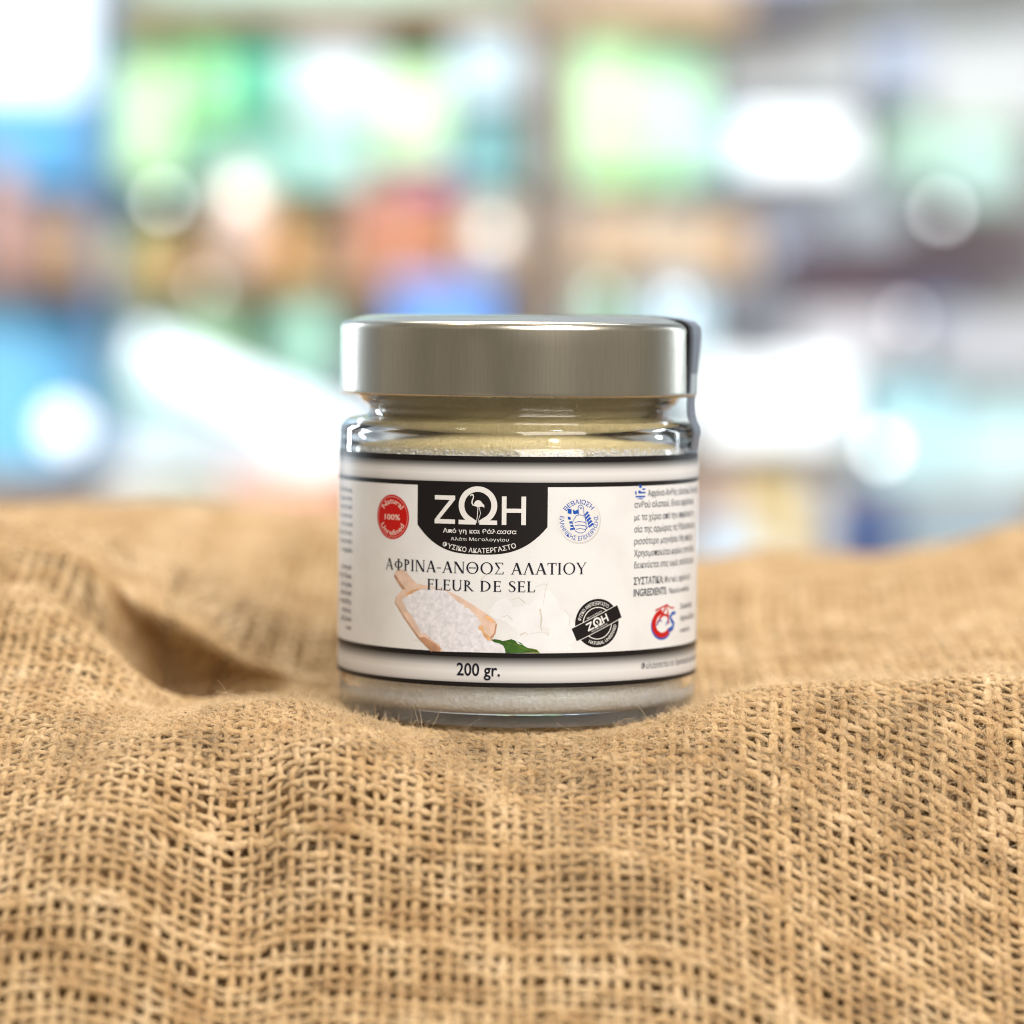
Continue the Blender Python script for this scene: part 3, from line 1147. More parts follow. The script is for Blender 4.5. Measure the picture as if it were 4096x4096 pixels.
# ---------------- round certification badge
bx, bz = B_(645, 556)
D = Decal(0.040)
D.disc(bx + .16, bz - .22, 4.22)
D.build('badge_shadow_print', M_SHADOWPRINT, LABEL)
D = Decal(0.050)
D.disc(bx, bz, 4.15)
D.build('badge', M_PRINTW, LABEL)
D = Decal(0.065)
text_arc(D, 'ΒΕΒΑΙΩΣΗ', bx, bz, 2.98, .82, 92, 108, bold=0.012)
text_arc(D, 'ΕΛΛΗΝΙΚΗΣ ΕΠΙΧΕΙΡΗΣΗΣ', bx, bz, 3.82, .80, 270, 205, inside=True, bold=0.010)
bl = lambda pts: [B_(*p) for p in pts]
# flag stripes left and right of the fist
for q in ([(535, 445), (572, 452), (568, 500), (532, 490)], [(582, 452), (604, 466), (638, 450), (640, 492), (600, 500), (585, 492)],
          [(534, 522), (562, 528), (560, 556), (534, 548)], [(548, 570), (574, 566), (578, 590), (550, 590)], [(556, 600), (580, 604), (586, 622), (560, 622)],
          [(556, 634), (600, 628), (606, 645), (558, 656)]):
    D.pix([zoomB(*p) for p in q])
for i in range(5):
    dx, dy = i * 19, i * 28
    D.pix([zoomB(*p) for p in [(692 + dx * .55, 505 + dy), (700 + dx * .55, 520 + dy), (738 + dx * .62, 484 + dy), (722 + dx * .62, 468 + dy)]])
    if i == 4:
        break
# fist with raised thumb, drawn in outline
fist = [[(640, 505), (636, 470), (632, 440), (640, 418), (660, 412), (680, 424), (688, 452), (690, 500)],
        [(600, 540), (585, 560), (580, 590), (590, 625), (606, 660), (640, 680), (676, 680), (704, 662), (712, 630), (710, 580), (700, 530), (680, 510), (640, 505), (615, 515), (600, 540)],
        [(600, 580), (640, 570), (690, 576), (712, 588)], [(600, 612), (640, 604), (690, 610), (712, 618)], [(612, 645), (650, 638), (690, 644), (708, 648)],
        [(660, 430), (668, 440), (672, 452)], [(648, 432), (656, 440), (660, 452)], [(690, 500), (730, 560), (738, 606), (712, 640)]]
for q in fist:
    D.line(bl(q), .13, .13)
D.build('badge_print', M_BLUE, LABEL)

# ---------------- black round stamp with a slanted band
sx, sz = B_(822, 1552)
ROT = math.radians(24)
cr, sr = math.cos(ROT), math.sin(ROT)
D = Decal(0.05)
D.disc(sx, sz, 4.55)
rb = lambda u, v: (sx + u * cr - v * sr, sz + u * sr + v * cr)
D.poly([rb(-5.15, -1.28), rb(5.15, -1.28), rb(5.15, 1.28), rb(-5.15, 1.28)])
D.build('stamp', M_INK, LABEL)
D = Decal(0.080)
for a0, a1 in ((ROT / PI * 180 + 27, ROT / PI * 180 + 153), (ROT / PI * 180 + 207, ROT / PI * 180 + 333)):
    D.ring(sx, sz, 3.05, 2.87, a0, a1, 30)
for v in (-1.36, 1.36):
    D.line([rb(-4.6, v), rb(0, v), rb(4.6, v)], .12)
text_arc(D, 'ΦΥΣΙΚΟ ΑΝΕΠΕΞΕΡΓΑΣΤΟ', sx, sz, 3.42, .62, 112, 118, bold=0.012)
text_arc(D, 'NATURAL UNREFINED', sx, sz, 4.05, .62, 298, 112, inside=True, bold=0.012)


def rot_text(s_, v, cap, width, bold=0.0):
    vs, fs, wd = glyphs(s_, bold)
    D.mesh2d([rb((a / wd - .5) * width, v + b * cap) for a, b in vs], fs)


rot_text('Από γη και θάλασσα', 1.55, .36, 3.4)
rot_text('Αλάτι Μεσολογγίου', -1.10, .34, 3.6)
k0 = len(D.v)
glyph_Z(D, -2.35, -1.05, -.62, .92, .30)
omega(D, 0, -.66, 1.12, .92, .36)
D.poly([(1.05, -.62), (1.36, -.62), (1.36, .92), (1.05, .92)])
D.poly([(2.04, -.62), (2.35, -.62), (2.35, .92), (2.04, .92)])
D.poly([(1.36, .02), (2.04, .02), (2.04, .30), (1.36, .30)])
D.poly([(-.16, .5), (.10, .42), (.16, .2), (.04, -.2), (.0, -.55), (-.06, -.2), (-.02, .1), (-.2, .3)])
D.v[k0:] = [(*rb(x, y), h) for x, y, h in D.v[k0:]]
D.build('stamp_lettering', M_PRINTW, LABEL)

# ---------------- small flag shield and the red and blue emblem
D = Decal(0.05)
for q in ([(1222, 214), (1248, 216), (1248, 246), (1222, 244)], [(1184, 276), (1198, 276), (1198, 312), (1184, 306)], [(1215, 270), (1240, 272), (1240, 300), (1215, 300)],
          [(1240, 284), (1284, 282), (1284, 298), (1240, 300)], [(1252, 250), (1282, 248), (1282, 264), (1252, 266)], [(1188, 322), (1282, 320), (1280, 336), (1190, 338)], [(1200, 346), (1270, 344), (1240, 358)]):
    D.pix([zoomB(*p) for p in q])
D.build('flag_shield', M_BLUE, LABEL)
ex, ez = B_(1455, 1525)
D = Decal(0.05)
D.ring(ex - .15, ez - .55, 2.75, 1.75, 95, 325, 40, 1.0, 3.3, 2.1)
D.line(bl([(1380, 1430), (1440, 1400), (1490, 1375), (1530, 1405), (1560, 1400)]), .35, .30)
D.line(bl([(1395, 1560), (1440, 1480), (1490, 1375), (1500, 1450), (1505, 1560)]), .55, .5)
D.line(bl([(1420, 1500), (1460, 1470), (1500, 1480)]), .5, .5)
D.line(bl([(1465, 1655), (1500, 1640), (1540, 1622)]), .35, .3)
D.build('emblem', M_RED, LABEL)
D = Decal(0.035)
D.ring(ex - .22, ez - .85, 2.85, 1.95, 150, 320, 40, 1.0, 3.45, 2.4)
D.build('emblem_outline', M_BLUE, LABEL)
D = Decal(0.085)
D.line(bl([(1572, 1450), (1545, 1455), (1520, 1490), (1535, 1525), (1555, 1555), (1545, 1595), (1505, 1625)]), .62, .95)
D.line(bl([(1390, 1575), (1420, 1520), (1440, 1535)]), .28, .28)
D.line(bl([(1480, 1575), (1490, 1540), (1510, 1530)]), .28, .28)
D.build('emblem_letter', M_BLUE, LABEL)

# ------------------------------------------------------------------ burlap
CP = [  # (pixel x, pixel y, distance from the lens) seen on the cloth
    (-600, 4700, .53), (600, 4700, .525), (2066, 4700, .52), (3200, 4700, .53), (4700, 4700, .54),
    (0, 4096, .548), (900, 4096, .556), (1500, 4096, .546), (2066, 4096, .545), (3000, 4096, .553), (4096, 4096, .562),
    (0, 3500, .566), (500, 3500, .562), (1000, 3500, .574), (1300, 3500, .570), (2066, 3500, .566), (2700, 3500, .566), (3300, 3500, .578), (4096, 3500, .584),
    (0, 3150, .588), (700, 3150, .580), (1250, 3150, .576), (2066, 3190, .582), (2600, 3150, .584), (3200, 3150, .588), (4096, 3150, .592),
    (0, 2900, .607), (300, 2890, .604), (740, 2870, .600), (1187, 2800, .604), (1420, 2900, .600), (2066, 3060, .594), (2700, 2900, .600), (2900, 2828, .602), (3400, 2785, .605), (3900, 2750, .608), (4300, 2740, .61),
    (0, 2600, .645), (-300, 2500, .66), (300, 2470, .655), (300, 2220, .69), (0, 2300, .68), (0, 2040, .79), (600, 2045, .80), (1300, 2060, .84), (720, 2280, .72),
    (900, 2750, .672), (1200, 2745, .66), (1100, 2610, .71), (1100, 2350, .76), (455, 2640, .642), (600, 2850, .62), (620, 2815, .64), (650, 2800, .66), (640, 2790, .68), (600, 2440, .702), (880, 2500, .705), (640, 2330, .715), (480, 2420, .685), (460, 2300, .70), (850, 2810, .64), (1000, 2800, .645),
    (2900, 2800, .63), (3400, 2765, .632), (3900, 2720, .63), (4300, 2710, .63), (2950, 2700, .668), (3300, 2660, .68), (3100, 2500, .72), (2900, 2300, .79), (2830, 2265, .84), (3100, 2190, .86), (3480, 2250, .84), (4096, 2085, .83), (4600, 2040, .83), (3700, 2400, .75), (4096, 2500, .69), (3900, 2660, .65),
    (2600, 2400, .93), (3200, 2400, .93), (3700, 2370, .93), (2066, 2330, .92), (1500, 2250, .93), (600, 2230, .93),
    (2066, 2500, .75), (2066, 2240, .83),
]
cx_, cy2, cz_ = [], [], []
for px, py, Dd in CP:
    p = at_y(px, py, CAM.y + Dd)
    cx_.append(p.x); cy2.append(p.y); cz_.append(p.z - 0.0006)
for a in range(0, 360, 45):
    for r, z in ((0.020, -0.0011), (0.031, -0.0011)):
        cx_.append(r * math.sin(math.radians(a))); cy2.append(-r * math.cos(math.radians(a))); cz_.append(z)
cx_.append(0); cy2.append(0); cz_.append(-0.0011)
for x in (-.22, -.11, 0, .11, .22):
    cx_.append(x); cy2.append(.32); cz_.append(-.004)
for x, y, z in ((-.2, -.05, -.004), (.2, -.05, .004), (-.2, .1, .03), (.2, .1, .022)):
    cx_.append(x); cy2.append(y); cz_.append(z)
S = 10.0
P2 = np.array([cx_, cy2]).T * S
Zc = np.array(cz_)


def tps_phi(r2):
    return np.where(r2 > 1e-12, 0.5 * r2 * np.log(r2 + 1e-12), 0)


n = len(P2)
K = tps_phi(((P2[:, None] - P2[None]) ** 2).sum(-1)) + np.eye(n) * 0.004
Q = np.hstack([np.ones((n, 1)), P2])
Amat = np.block([[K, Q], [Q.T, np.zeros((3, 3))]])
coef = np.linalg.solve(Amat, np.concatenate([Zc, np.zeros(3)]))


def hash_waves(x, y):
    return (0.0007 * np.sin(x * 95 + 1.3 + 2.2 * np.sin(y * 31)) * np.sin(y * 120 + 0.4 + 1.5 * np.sin(x * 44)) +
            0.0004 * np.sin(x * 210 + y * 140) * np.sin(y * 190 - x * 80 + 1))


def gauss(x, y, x0, y0, sx, sy, rot=0.0):
    c, s_ = math.cos(rot), math.sin(rot)
    u, v = (x - x0) * c + (y - y0) * s_, -(x - x0) * s_ + (y - y0) * c
    return np.exp(-(u / sx) ** 2 - (v / sy) ** 2)


def folds(x, y):
    z = -0.028 * gauss(x, y, -0.0765, 0.043, 0.0115, 0.012) - 0.0065 * gauss(x, y, -0.045, 0.040, 0.030, 0.011)
    z = z + 0.002 * gauss(x, y, -0.098, 0.018, 0.012, 0.020)
    z = z + 0.0022 * gauss(x, y, -0.040, -0.074, 0.007, 0.040, -0.25) - 0.0020 * gauss(x, y, -0.055, -0.070, 0.007, 0.040, -0.25)
    z = z + 0.0020 * gauss(x, y, 0.022, -0.078, 0.045, 0.006, -0.5) - 0.0017 * gauss(x, y, 0.030, -0.066, 0.045, 0.006, -0.5)
    return z


def slide(x, y):
    """sideways push that rolls the folds over"""
    dy = -0.026 * gauss(x, y, -0.066, 0.070, 0.018, 0.014) + 0.014 * gauss(x, y, -0.075, 0.051, 0.013, 0.010) - 0.007 * gauss(x, y, -0.040, 0.072, 0.030, 0.014)
    dx = 0.001 * gauss(x, y, -0.094, 0.040, 0.010, 0.022)
    return x + dx, y + dy


def Sf(x, y):
    X_, Y_ = slide(x, y)
    return np.stack([X_, Y_, Hf(x, y)], -1)


def Hf(x, y):
    x = np.asarray(x, float); y = np.asarray(y, float)
    sh = x.shape
    X = np.stack([x.ravel(), y.ravel()], 1) * S
    out = np.empty(len(X))
    for i in range(0, len(X), 40000):
        c = X[i:i + 40000]
        r2 = ((c[:, None] - P2[None]) ** 2).sum(-1)
        out[i:i + 40000] = tps_phi(r2) @ coef[:n] + coef[n] + c @ coef[n + 1:]
    z = out.reshape(sh)
    rj = np.sqrt(x * x + y * y)
    k = np.clip((rj - 0.036) / 0.02, 0, 1)
    z = z + (hash_waves(x, y) + folds(x, y)) * k
    # pressed flat under the jar
    k2 = np.clip((0.0365 - rj) / 0.004, 0, 1)
    z = z * (1 - k2) + np.minimum(z, -0.0011) * k2
    return z


BURLAP = empty('burlap_cloth', (0, 0, 0))
tag(BURLAP, 'tan woven burlap cloth lying in soft folds under and around the jar', 'cloth')

PX, PY = 0.00256, 0.00232
xs = np.arange(-0.150, 0.150, PX)
I = len(xs)
yf = np.arange(-0.125, 0.270, 0.0006)
# warps lean a little and wander; anchor line of the wefts runs askew
lean = 0.03 * (xs / 0.15)
Xw = xs[:, None] + lean[:, None] * (yf[None] + 0.05) + 0.0010 * np.sin(yf[None] * 40 + xs[:, None] * 25) + 0.10 * (yf[None] + 0.05) * 0.35
Yw = np.broadcast_to(yf[None], Xw.shape)
Zw = Hf(Xw, Yw)
dl = np.sqrt(np.diff(Yw, axis=1) ** 2 + np.diff(Zw, axis=1) ** 2)
sl = np.concatenate([np.zeros((I, 1)), np.cumsum(dl, 1)], 1)
ya = -0.046 - 0.09 * xs - 0.25 * np.clip(xs - 0.01, 0, 1) ** 1.5 + 0.002 * np.sin(xs * 38)
anchor = np.array([np.interp(ya[i], yf, sl[i]) for i in range(I)])
# smooth the anchors so neighbouring warps agree
kern = np.ones(7) / 7
anchor = np.convolve(np.pad(anchor, 3, mode='edge'), kern, mode='valid')
J0, J1 = -40, 150
js = np.arange(J0, J1)
J = len(js)
G = np.empty((I, J, 2))
jj = js * PY
for i in range(I):
    s_ = sl[i] - anchor[i]
    G[i, :, 1] = np.interp(jj, s_, yf, left=np.nan, right=np.nan)
    G[i, :, 0] = np.interp(jj, s_, Xw[i], left=np.nan, right=np.nan)
jit = rng.normal(0, 0.00015, G.shape)
jit[:, :, 1] += rng.normal(0, 0.00014, (1, J))
jit[:, :, 0] += rng.normal(0, 0.00018, (I, 1))
G = G + jit


def upsample(A, n_):
    """Catmull-Rom along axis 1, n_ samples per interval"""
    N_, M_, C_ = A.shape
    Pm = np.concatenate([2 * A[:, :1] - A[:, 1:2], A, 2 * A[:, -1:] - A[:, -2:-1]], 1)
    out = []
    for k in range(n_):
        t_ = k / n_
        p0, p1, p2, p3 = Pm[:, :M_ - 1], Pm[:, 1:M_], Pm[:, 2:M_ + 1], Pm[:, 3:M_ + 2]
        out.append(0.5 * ((2 * p1) + (-p0 + p2) * t_ + (2 * p0 - 5 * p1 + 4 * p2 - p3) * t_ ** 2 + (-p0 + 3 * p1 - 3 * p2 + p3) * t_ ** 3))
    return np.stack(out, 2).reshape(N_, (M_ - 1) * n_, C_)


def yarns(G, parity_axis, SS, sides, amp, rx_, ry_, sign):
    """tubes following rows of G (N, M, 2); over/under by parity"""
    N_, M_, _ = G.shape
    XY = upsample(G, SS)
    T_ = XY.shape[1]
    x, y = XY[..., 0], XY[..., 1]
    bad = np.isnan(x) | np.isnan(y)
    xx, yy = np.where(bad, 0, x), np.where(bad, 0, y)
    h = 0.0005
    S0 = Sf(xx, yy)
    nrm = np.cross(Sf(xx + h, yy) - S0, Sf(xx, yy + h) - S0)
    nrm /= np.linalg.norm(nrm, axis=-1, keepdims=True) + 1e-15
    ph = np.arange(T_) / SS
    par = np.where(np.arange(N_) % 2 == 0, 1.0, -1.0)
    off = sign * amp * np.cos(PI * ph)[None] * par[:, None]
    C = S0 + nrm * off[..., None]
    tan = np.gradient(C, axis=1)
    tan /= np.linalg.norm(tan, axis=-1, keepdims=True) + 1e-12
    side = np.cross(tan, nrm)
    side /= np.linalg.norm(side, axis=-1, keepdims=True) + 1e-12
    up = np.cross(side, tan)
    rad = rng.normal(1.0, 0.15, (N_, 1)).clip(.7, 1.4)
    rad = rad * np.where(rng.random((N_, 1)) < 0.06, 1.4, 1.0)
    along = np.zeros((N_, T_))
    for _ in range(4):
        fr_ = rng.uniform(0.02, 0.35, (N_, 1)); p_ = rng.uniform(0, 6.28, (N_, 1))
        along += np.sin(ph[None] * fr_ * 6.28 + p_) * 0.085
    rad = rad * (1 + along)
    ang = np.arange(sides) / sides * 2 * PI
    V = C[:, :, None, :] + (side[:, :, None, :] * (np.cos(ang) * rx_)[None, None, :, None] + up[:, :, None, :] * (np.sin(ang) * ry_)[None, None, :, None]) * (rad[:, :, None, None] * rng.normal(1.0, 0.13, (N_, T_, sides, 1)))
    idx = np.arange(N_ * T_ * sides).reshape(N_, T_, sides)
    a = idx[:, :-1]; b = idx[:, 1:]
    Qd = np.stack([a, np.roll(a, -1, 2), np.roll(b, -1, 2), b], -1)
    ok = ~(bad[:, :-1] | bad[:, 1:])
    ok = np.broadcast_to(ok[:, :, None], Qd.shape[:3])
    U0 = np.broadcast_to((ph[:-1] * 2.5)[None, :, None] + (np.arange(N_) * 17.3)[:, None, None], Qd.shape[:3])
    U1 = np.broadcast_to((ph[1:] * 2.5)[None, :, None] + (np.arange(N_) * 17.3)[:, None, None], Qd.shape[:3])
    v0 = np.broadcast_to((np.arange(sides) / sides)[None, None], Qd.shape[:3])
    v1 = v0 + 1.0 / sides
    UV = np.stack([np.stack([U0, v0], -1), np.stack([U0, v1], -1), np.stack([U1, v1], -1), np.stack([U1, v0], -1)], 3)
    return V.reshape(-1, 3), Qd[ok].reshape(-1, 4), UV[ok].reshape(-1, 4, 2), C, nrm, tan, bad


SS, SIDES = 5, 7
V1, Q1, UV1, C1, N1, T1, B1 = yarns(G, 0, SS, SIDES, 0.00028, 0.00066, 0.00038, 1)
V2, Q2, UV2, C2, N2, T2, B2 = yarns(np.transpose(G, (1, 0, 2)), 0, SS, SIDES, 0.00029, 0.00060, 0.00038, -1)
np_obj('weave', np.concatenate([V1, V2]), np.concatenate([Q1, Q2 + len(V1)]), M_JUTE, BURLAP, np.concatenate([UV1, UV2]))

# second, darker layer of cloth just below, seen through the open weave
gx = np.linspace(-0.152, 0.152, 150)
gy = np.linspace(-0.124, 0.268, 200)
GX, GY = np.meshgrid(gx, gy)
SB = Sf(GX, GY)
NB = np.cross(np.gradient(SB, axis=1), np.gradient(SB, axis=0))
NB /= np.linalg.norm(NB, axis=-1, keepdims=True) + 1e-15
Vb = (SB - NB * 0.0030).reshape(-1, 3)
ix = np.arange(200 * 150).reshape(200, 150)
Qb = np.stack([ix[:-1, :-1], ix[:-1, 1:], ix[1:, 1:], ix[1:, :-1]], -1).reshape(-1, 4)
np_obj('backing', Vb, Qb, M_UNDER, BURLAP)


# loose fibres standing off the yarns
def fibres(count, lenr, radius, region, lift, seg=6, curl=0.5):
    pools = []
    for C, Nn, Tt, Bd in ((C1, N1, T1, B1), (C2, N2, T2, B2)):
        m_ = ~Bd & (C[..., 0] > region[0]) & (C[..., 0] < region[1]) & (C[..., 1] > region[2]) & (C[..., 1] < region[3])
        m_ &= (C[..., 0] ** 2 + C[..., 1] ** 2) > 0.034 ** 2
        pools.append((C[m_], Nn[m_], Tt[m_]))
    C = np.concatenate([p[0] for p in pools]); Nn = np.concatenate([p[1] for p in pools]); Tt = np.concatenate([p[2] for p in pools])
    k = rng.integers(0, len(C), count)
    c, nn, tt = C[k], Nn[k], Tt[k]
    ss = np.cross(tt, nn)
    th = rng.uniform(0, 2 * PI, count)[:, None]
    # start on the yarn surface
    c = c + nn * rng.uniform(0.0001, 0.0005, (count, 1)) + ss * rng.uniform(-.0005, .0005, (count, 1))
    d = tt * np.cos(th) * 1.0 + ss * np.sin(th) + nn * rng.uniform(lift[0], lift[1], (count, 1))
    d /= np.linalg.norm(d, axis=1, keepdims=True)
    Ln = rng.uniform(lenr[0], lenr[1], (count, 1)) * rng.uniform(.5, 1.0, (count, 1))
    pts = [c]
    bend = rng.normal(0, curl, (count, 3))
    for i in range(seg):
        d = d + bend * (1.6 / seg) + rng.normal(0, curl * .45, (count, 3)) / seg * 2.0
        d /= np.linalg.norm(d, axis=1, keepdims=True)
        pts.append(pts[-1] + d * Ln / seg)
    Pt = np.stack(pts, 1)
    Tn = np.gradient(Pt, axis=1)
    Tn /= np.linalg.norm(Tn, axis=-1, keepdims=True) + 1e-12
    ref = np.array([0.3, 0.5, 0.8])
    sd = np.cross(Tn, ref); sd /= np.linalg.norm(sd, axis=-1, keepdims=True) + 1e-12
    u2 = np.cross(sd, Tn)
    rr = (rng.uniform(radius[0], radius[1], (count, 1)) * np.linspace(1.0, .45, seg + 1)[None])[..., None]
    ang = np.array([0, 2 * PI / 3, 4 * PI / 3])
    V = Pt[:, :, None] + (sd[:, :, None] * np.cos(ang)[None, None, :, None] + u2[:, :, None] * np.sin(ang)[None, None, :, None]) * rr[:, :, None]
    # keep them out of the jar
    rj = np.sqrt(V[..., 0] ** 2 + V[..., 1] ** 2)
    keep = ~((rj < 0.0354) & (V[..., 2] > -0.0005)).any((1, 2))
    V = V[keep]
    N_ = len(V)
    idx = np.arange(N_ * (seg + 1) * 3).reshape(N_, seg + 1, 3)
    a, b = idx[:, :-1], idx[:, 1:]
    Qd = np.stack([a, np.roll(a, -1, 2), np.roll(b, -1, 2), b], -1).reshape(-1, 4)
    return V.reshape(-1, 3), Qd


parts = [
    fibres(30000, (.0009, .003), (.000030, .000055), (-.11, .11, -.075, -.012), (-.1, .55), seg=4, curl=.7),
    fibres(16000, (.0012, .0035), (.000030, .000058), (-.10, .09, -.056, -.034), (.0, .7), seg=4, curl=.9),
    fibres(24000, (.001, .003), (.000028, .00005), (.0, .108, -.085, -.02), (-.5, .3), seg=4, curl=.7),
    fibres(5000, (.0015, .005), (.000030, .00005), (-.12, .12, -.06, .03), (.0, .8), curl=.8),
    fibres(420, (.004, .010), (.000035, .00006), (-.10, .10, -.056, -.032), (.4, 1.5), curl=.85),
    fibres(14000, (.0012, .0035), (.000030, .00005), (-.11, .11, -.11, -.06), (-.2, .5), seg=4, curl=.7),
]
Vs, Qs, o_ = [], [], 0
for v, q in parts:
    Vs.append(v); Qs.append(q + o_); o_ += len(v)
fz = np_obj('loose_fibres', np.concatenate(Vs), np.concatenate(Qs), M_FIBRE, BURLAP)
fz['kind'] = 'stuff'

# ------------------------------------------------------------------ the shop behind
DY = CAM.y          # distances below are from the lens
Kp = 4096 / 1932.0  # the layout below is in pixels of a 1932-wide view


def W(px, py, Dd):
    return at_y(px * Kp, py * Kp, DY + Dd)


_mc = {}


def cmat(c, rough=0.45):
    k = (tuple(round(x, 3) for x in c), rough)
    if k not in _mc:
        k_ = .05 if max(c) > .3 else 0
        c = [x * (1 - k_) + k_ * h for x, h in zip(c, (.72, .80, .86))]  # lens haze painted in: brighter colours pulled a little toward pale blue
        _mc[k] = mat('paint_%02d' % len(_mc), c, rough, var=0.12, scale=14)
    return _mc[k]


def box_bm(x0, y0, z0, x1, y1, z1, bev=0.002):
    bm = bmesh.new()
    bmesh.ops.create_cube(bm, size=1)
    for v in bm.verts:
        v.co = Vector(((x0 + x1) / 2 + v.co.x * (x1 - x0), (y0 + y1) / 2 + v.co.y * (y1 - y0), (z0 + z1) / 2 + v.co.z * (z1 - z0)))
    if bev:
        bmesh.ops.bevel(bm, geom=bm.edges[:], offset=bev, segments=2, affect='EDGES')
    return bm


def frame_of(x0, y0, x1, y1, Dd):
    a, b = W(x0, y1, Dd), W(x1, y0, Dd)
    return a.x, a.z, b.x, b.z


def carton(name, x0, y0, x1, y1, Dd, c, c2, label, cat='carton', depth=0.06, group=None, tilt=0):
    xa, za, xb, zb_ = frame_of(x0, y0, x1, y1, Dd)
    wd, ht = xb - xa, zb_ - za
    t = empty(name, ((xa + xb) / 2, DY + Dd, za), (0, tilt, 0))
    tag(t, label, cat, group)
    bm_obj('body', box_bm(-wd / 2, 0, 0, wd / 2, depth, ht * .86), cmat(c), t, False)
    bm_obj('flap', box_bm(-wd / 2 - .001, -.001, ht * .862, wd / 2 + .001, depth + .001, ht), cmat(c2), t, False)
    return t


def pouch(name, x0, y0, x1, y1, Dd, c, c2, label, cat='pouch', depth=0.05, group=None):
    xa, za, xb, zb_ = frame_of(x0, y0, x1, y1, Dd)
    wd, ht = xb - xa, zb_ - za
    t = empty(name, ((xa + xb) / 2, DY + Dd, za))
    tag(t, label, cat, group)
    V, Fc = [], []
    nu, nv = 14, 12
    for s_ in (-1, 1):
        for j in range(nv + 1):
            for i in range(nu + 1):
                u, v = i / nu * 2 - 1, j / nv
                bulge = (1 - u ** 4) * (1 - v ** 3) * (0.35 + 0.65 * (1 - v))
                V.append((u * wd / 2 * (1 - 0.06 * math.sin(v * PI)), s_ * depth / 2 * bulge + depth / 2, v * ht * .9))
    n1 = (nu + 1) * (nv + 1)
    for s_ in (0, 1):
        for j in range(nv):
            for i in range(nu):
                a = s_ * n1 + j * (nu + 1) + i
                Fc.append((a, a + 1, a + nu + 2, a + nu + 1))
    bm = bmesh.new()
    vs = [bm.verts.new(v) for v in V]
    for f in Fc:
        bm.faces.new([vs[i] for i in f])
    bmesh.ops.remove_doubles(bm, verts=bm.verts, dist=1e-5)
    bm_obj('body', bm, cmat(c), t)
    bm_obj('seal', box_bm(-wd / 2, depth / 2 - .0015, ht * .9, wd / 2, depth / 2 + .0015, ht, 0), cmat(c2), t, False)
    return t


def turned(name, x0, y0, x1, y1, Dd, c, c2, label, cat, kind='jar', group=None):
    xa, za, xb, zb_ = frame_of(x0, y0, x1, y1, Dd)
    r, ht = (xb - xa) / 2, zb_ - za
    t = empty(name, ((xa + xb) / 2, DY + Dd + r, za))
    tag(t, label, cat, group)
    if kind == 'jar':
        pb = [(0, 0), (r * .9, 0), (r, ht * .05), (r, ht * .70), (r * .85, ht * .79), (0, ht * .79)]
        pc = [(0, ht), (r * .88, ht), (r * .92, ht * .97), (r * .92, ht * .80), (0, ht * .80)]
        nm = 'lid'
    elif kind == 'bottle':
        pb = [(0, 0), (r * .92, 0), (r, ht * .03), (r, ht * .55), (r * .8, ht * .68), (r * .35, ht * .8), (r * .32, ht * .88), (0, ht * .88)]
        pc = [(0, ht), (r * .36, ht), (r * .4, ht * .99), (r * .4, ht * .885), (0, ht * .885)]
        nm = 'cap'
    else:  # bowl or round fruit
        pb = [(r * math.sin(a), ht / 2 - ht / 2 * math.cos(a)) for a in [PI * k / 14 for k in range(15)]]
        pc = [(0, ht * 1.03), (r * .08, ht * 1.03), (r * .10, ht * .985), (0, ht * .985)]
        nm = 'stalk'
    lathe('body', pb, cmat(c, .3), t, seg=32)
    lathe(nm, pc, cmat(c2, .35), t, seg=24)
    return t


_ec = {}


def lamp(name, px, py, Dd, rad_px, c, s, label, group='small round lamps on the shelves'):  # also makes the glowing balls that stand in for glints on glossy goods
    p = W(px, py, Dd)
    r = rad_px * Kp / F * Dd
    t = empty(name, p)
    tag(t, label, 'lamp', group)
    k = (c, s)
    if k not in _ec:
        _ec[k] = emit('ball_glow', c, s)
    lathe('glow_ball', [(r * math.sin(a), -r * math.cos(a)) for a in [PI * q / 12 for q in range(13)]], _ec[k], t, seg=24)
    bm_obj('ball_mount', box_bm(-r * .5, r * .8, -r * .5, r * .5, r * 2.4, r * .5, 0), cmat((.5, .5, .5)), t, False)
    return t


def lightbox(name, x0, y0, x1, y1, Dd, c, s, label, depth=0.03, rot=0.0):
    a, b = W(x0, y1, Dd), W(x1, y0, Dd)
    wd, ht = b.x - a.x, b.z - a.z
    t = empty(name, ((a.x + b.x) / 2, DY + Dd, (a.z + b.z) / 2), (0, rot, 0))
    tag(t, label, 'light panel')
    bm_obj('diffuser', box_bm(-wd / 2, 0, -ht / 2, wd / 2, depth * .5, ht / 2, .003), emit('panel_glow', c, s), t, False)
    bm_obj('housing', box_bm(-wd / 2 - .003, depth * .5 + .0005, -ht / 2 - .003, wd / 2 + .003, depth, ht / 2 + .003, 0), cmat((.7, .7, .7)), t, False)
    return t


# shelf unit: panels, boards, posts
M_SHWOOD = mat('shelf_wood', (0.52, 0.33, 0.19), 0.55, var=0.2, scale=9)
M_POST = mat('post_wood', (0.30, 0.185, 0.12), 0.55, var=0.2, scale=9)
UNIT = empty('shelf_unit', (0, DY + 2.6, -0.25))
tag(UNIT, 'tall wooden shop shelving out of focus behind the jar', 'shelving')


def part(name, x0, y0, x1, y1, Dd, depth, m_, bev=0.0):
    xa, za, xb, zb_ = frame_of(x0, y0, x1, y1, Dd)
    o = bm_obj(name, box_bm(xa, DY + Dd, za, xb, DY + Dd + depth, zb_, bev), m_, None, False)
    o.parent = UNIT
    o.matrix_parent_inverse = Matrix.Translation(UNIT.location).inverted()
    return o


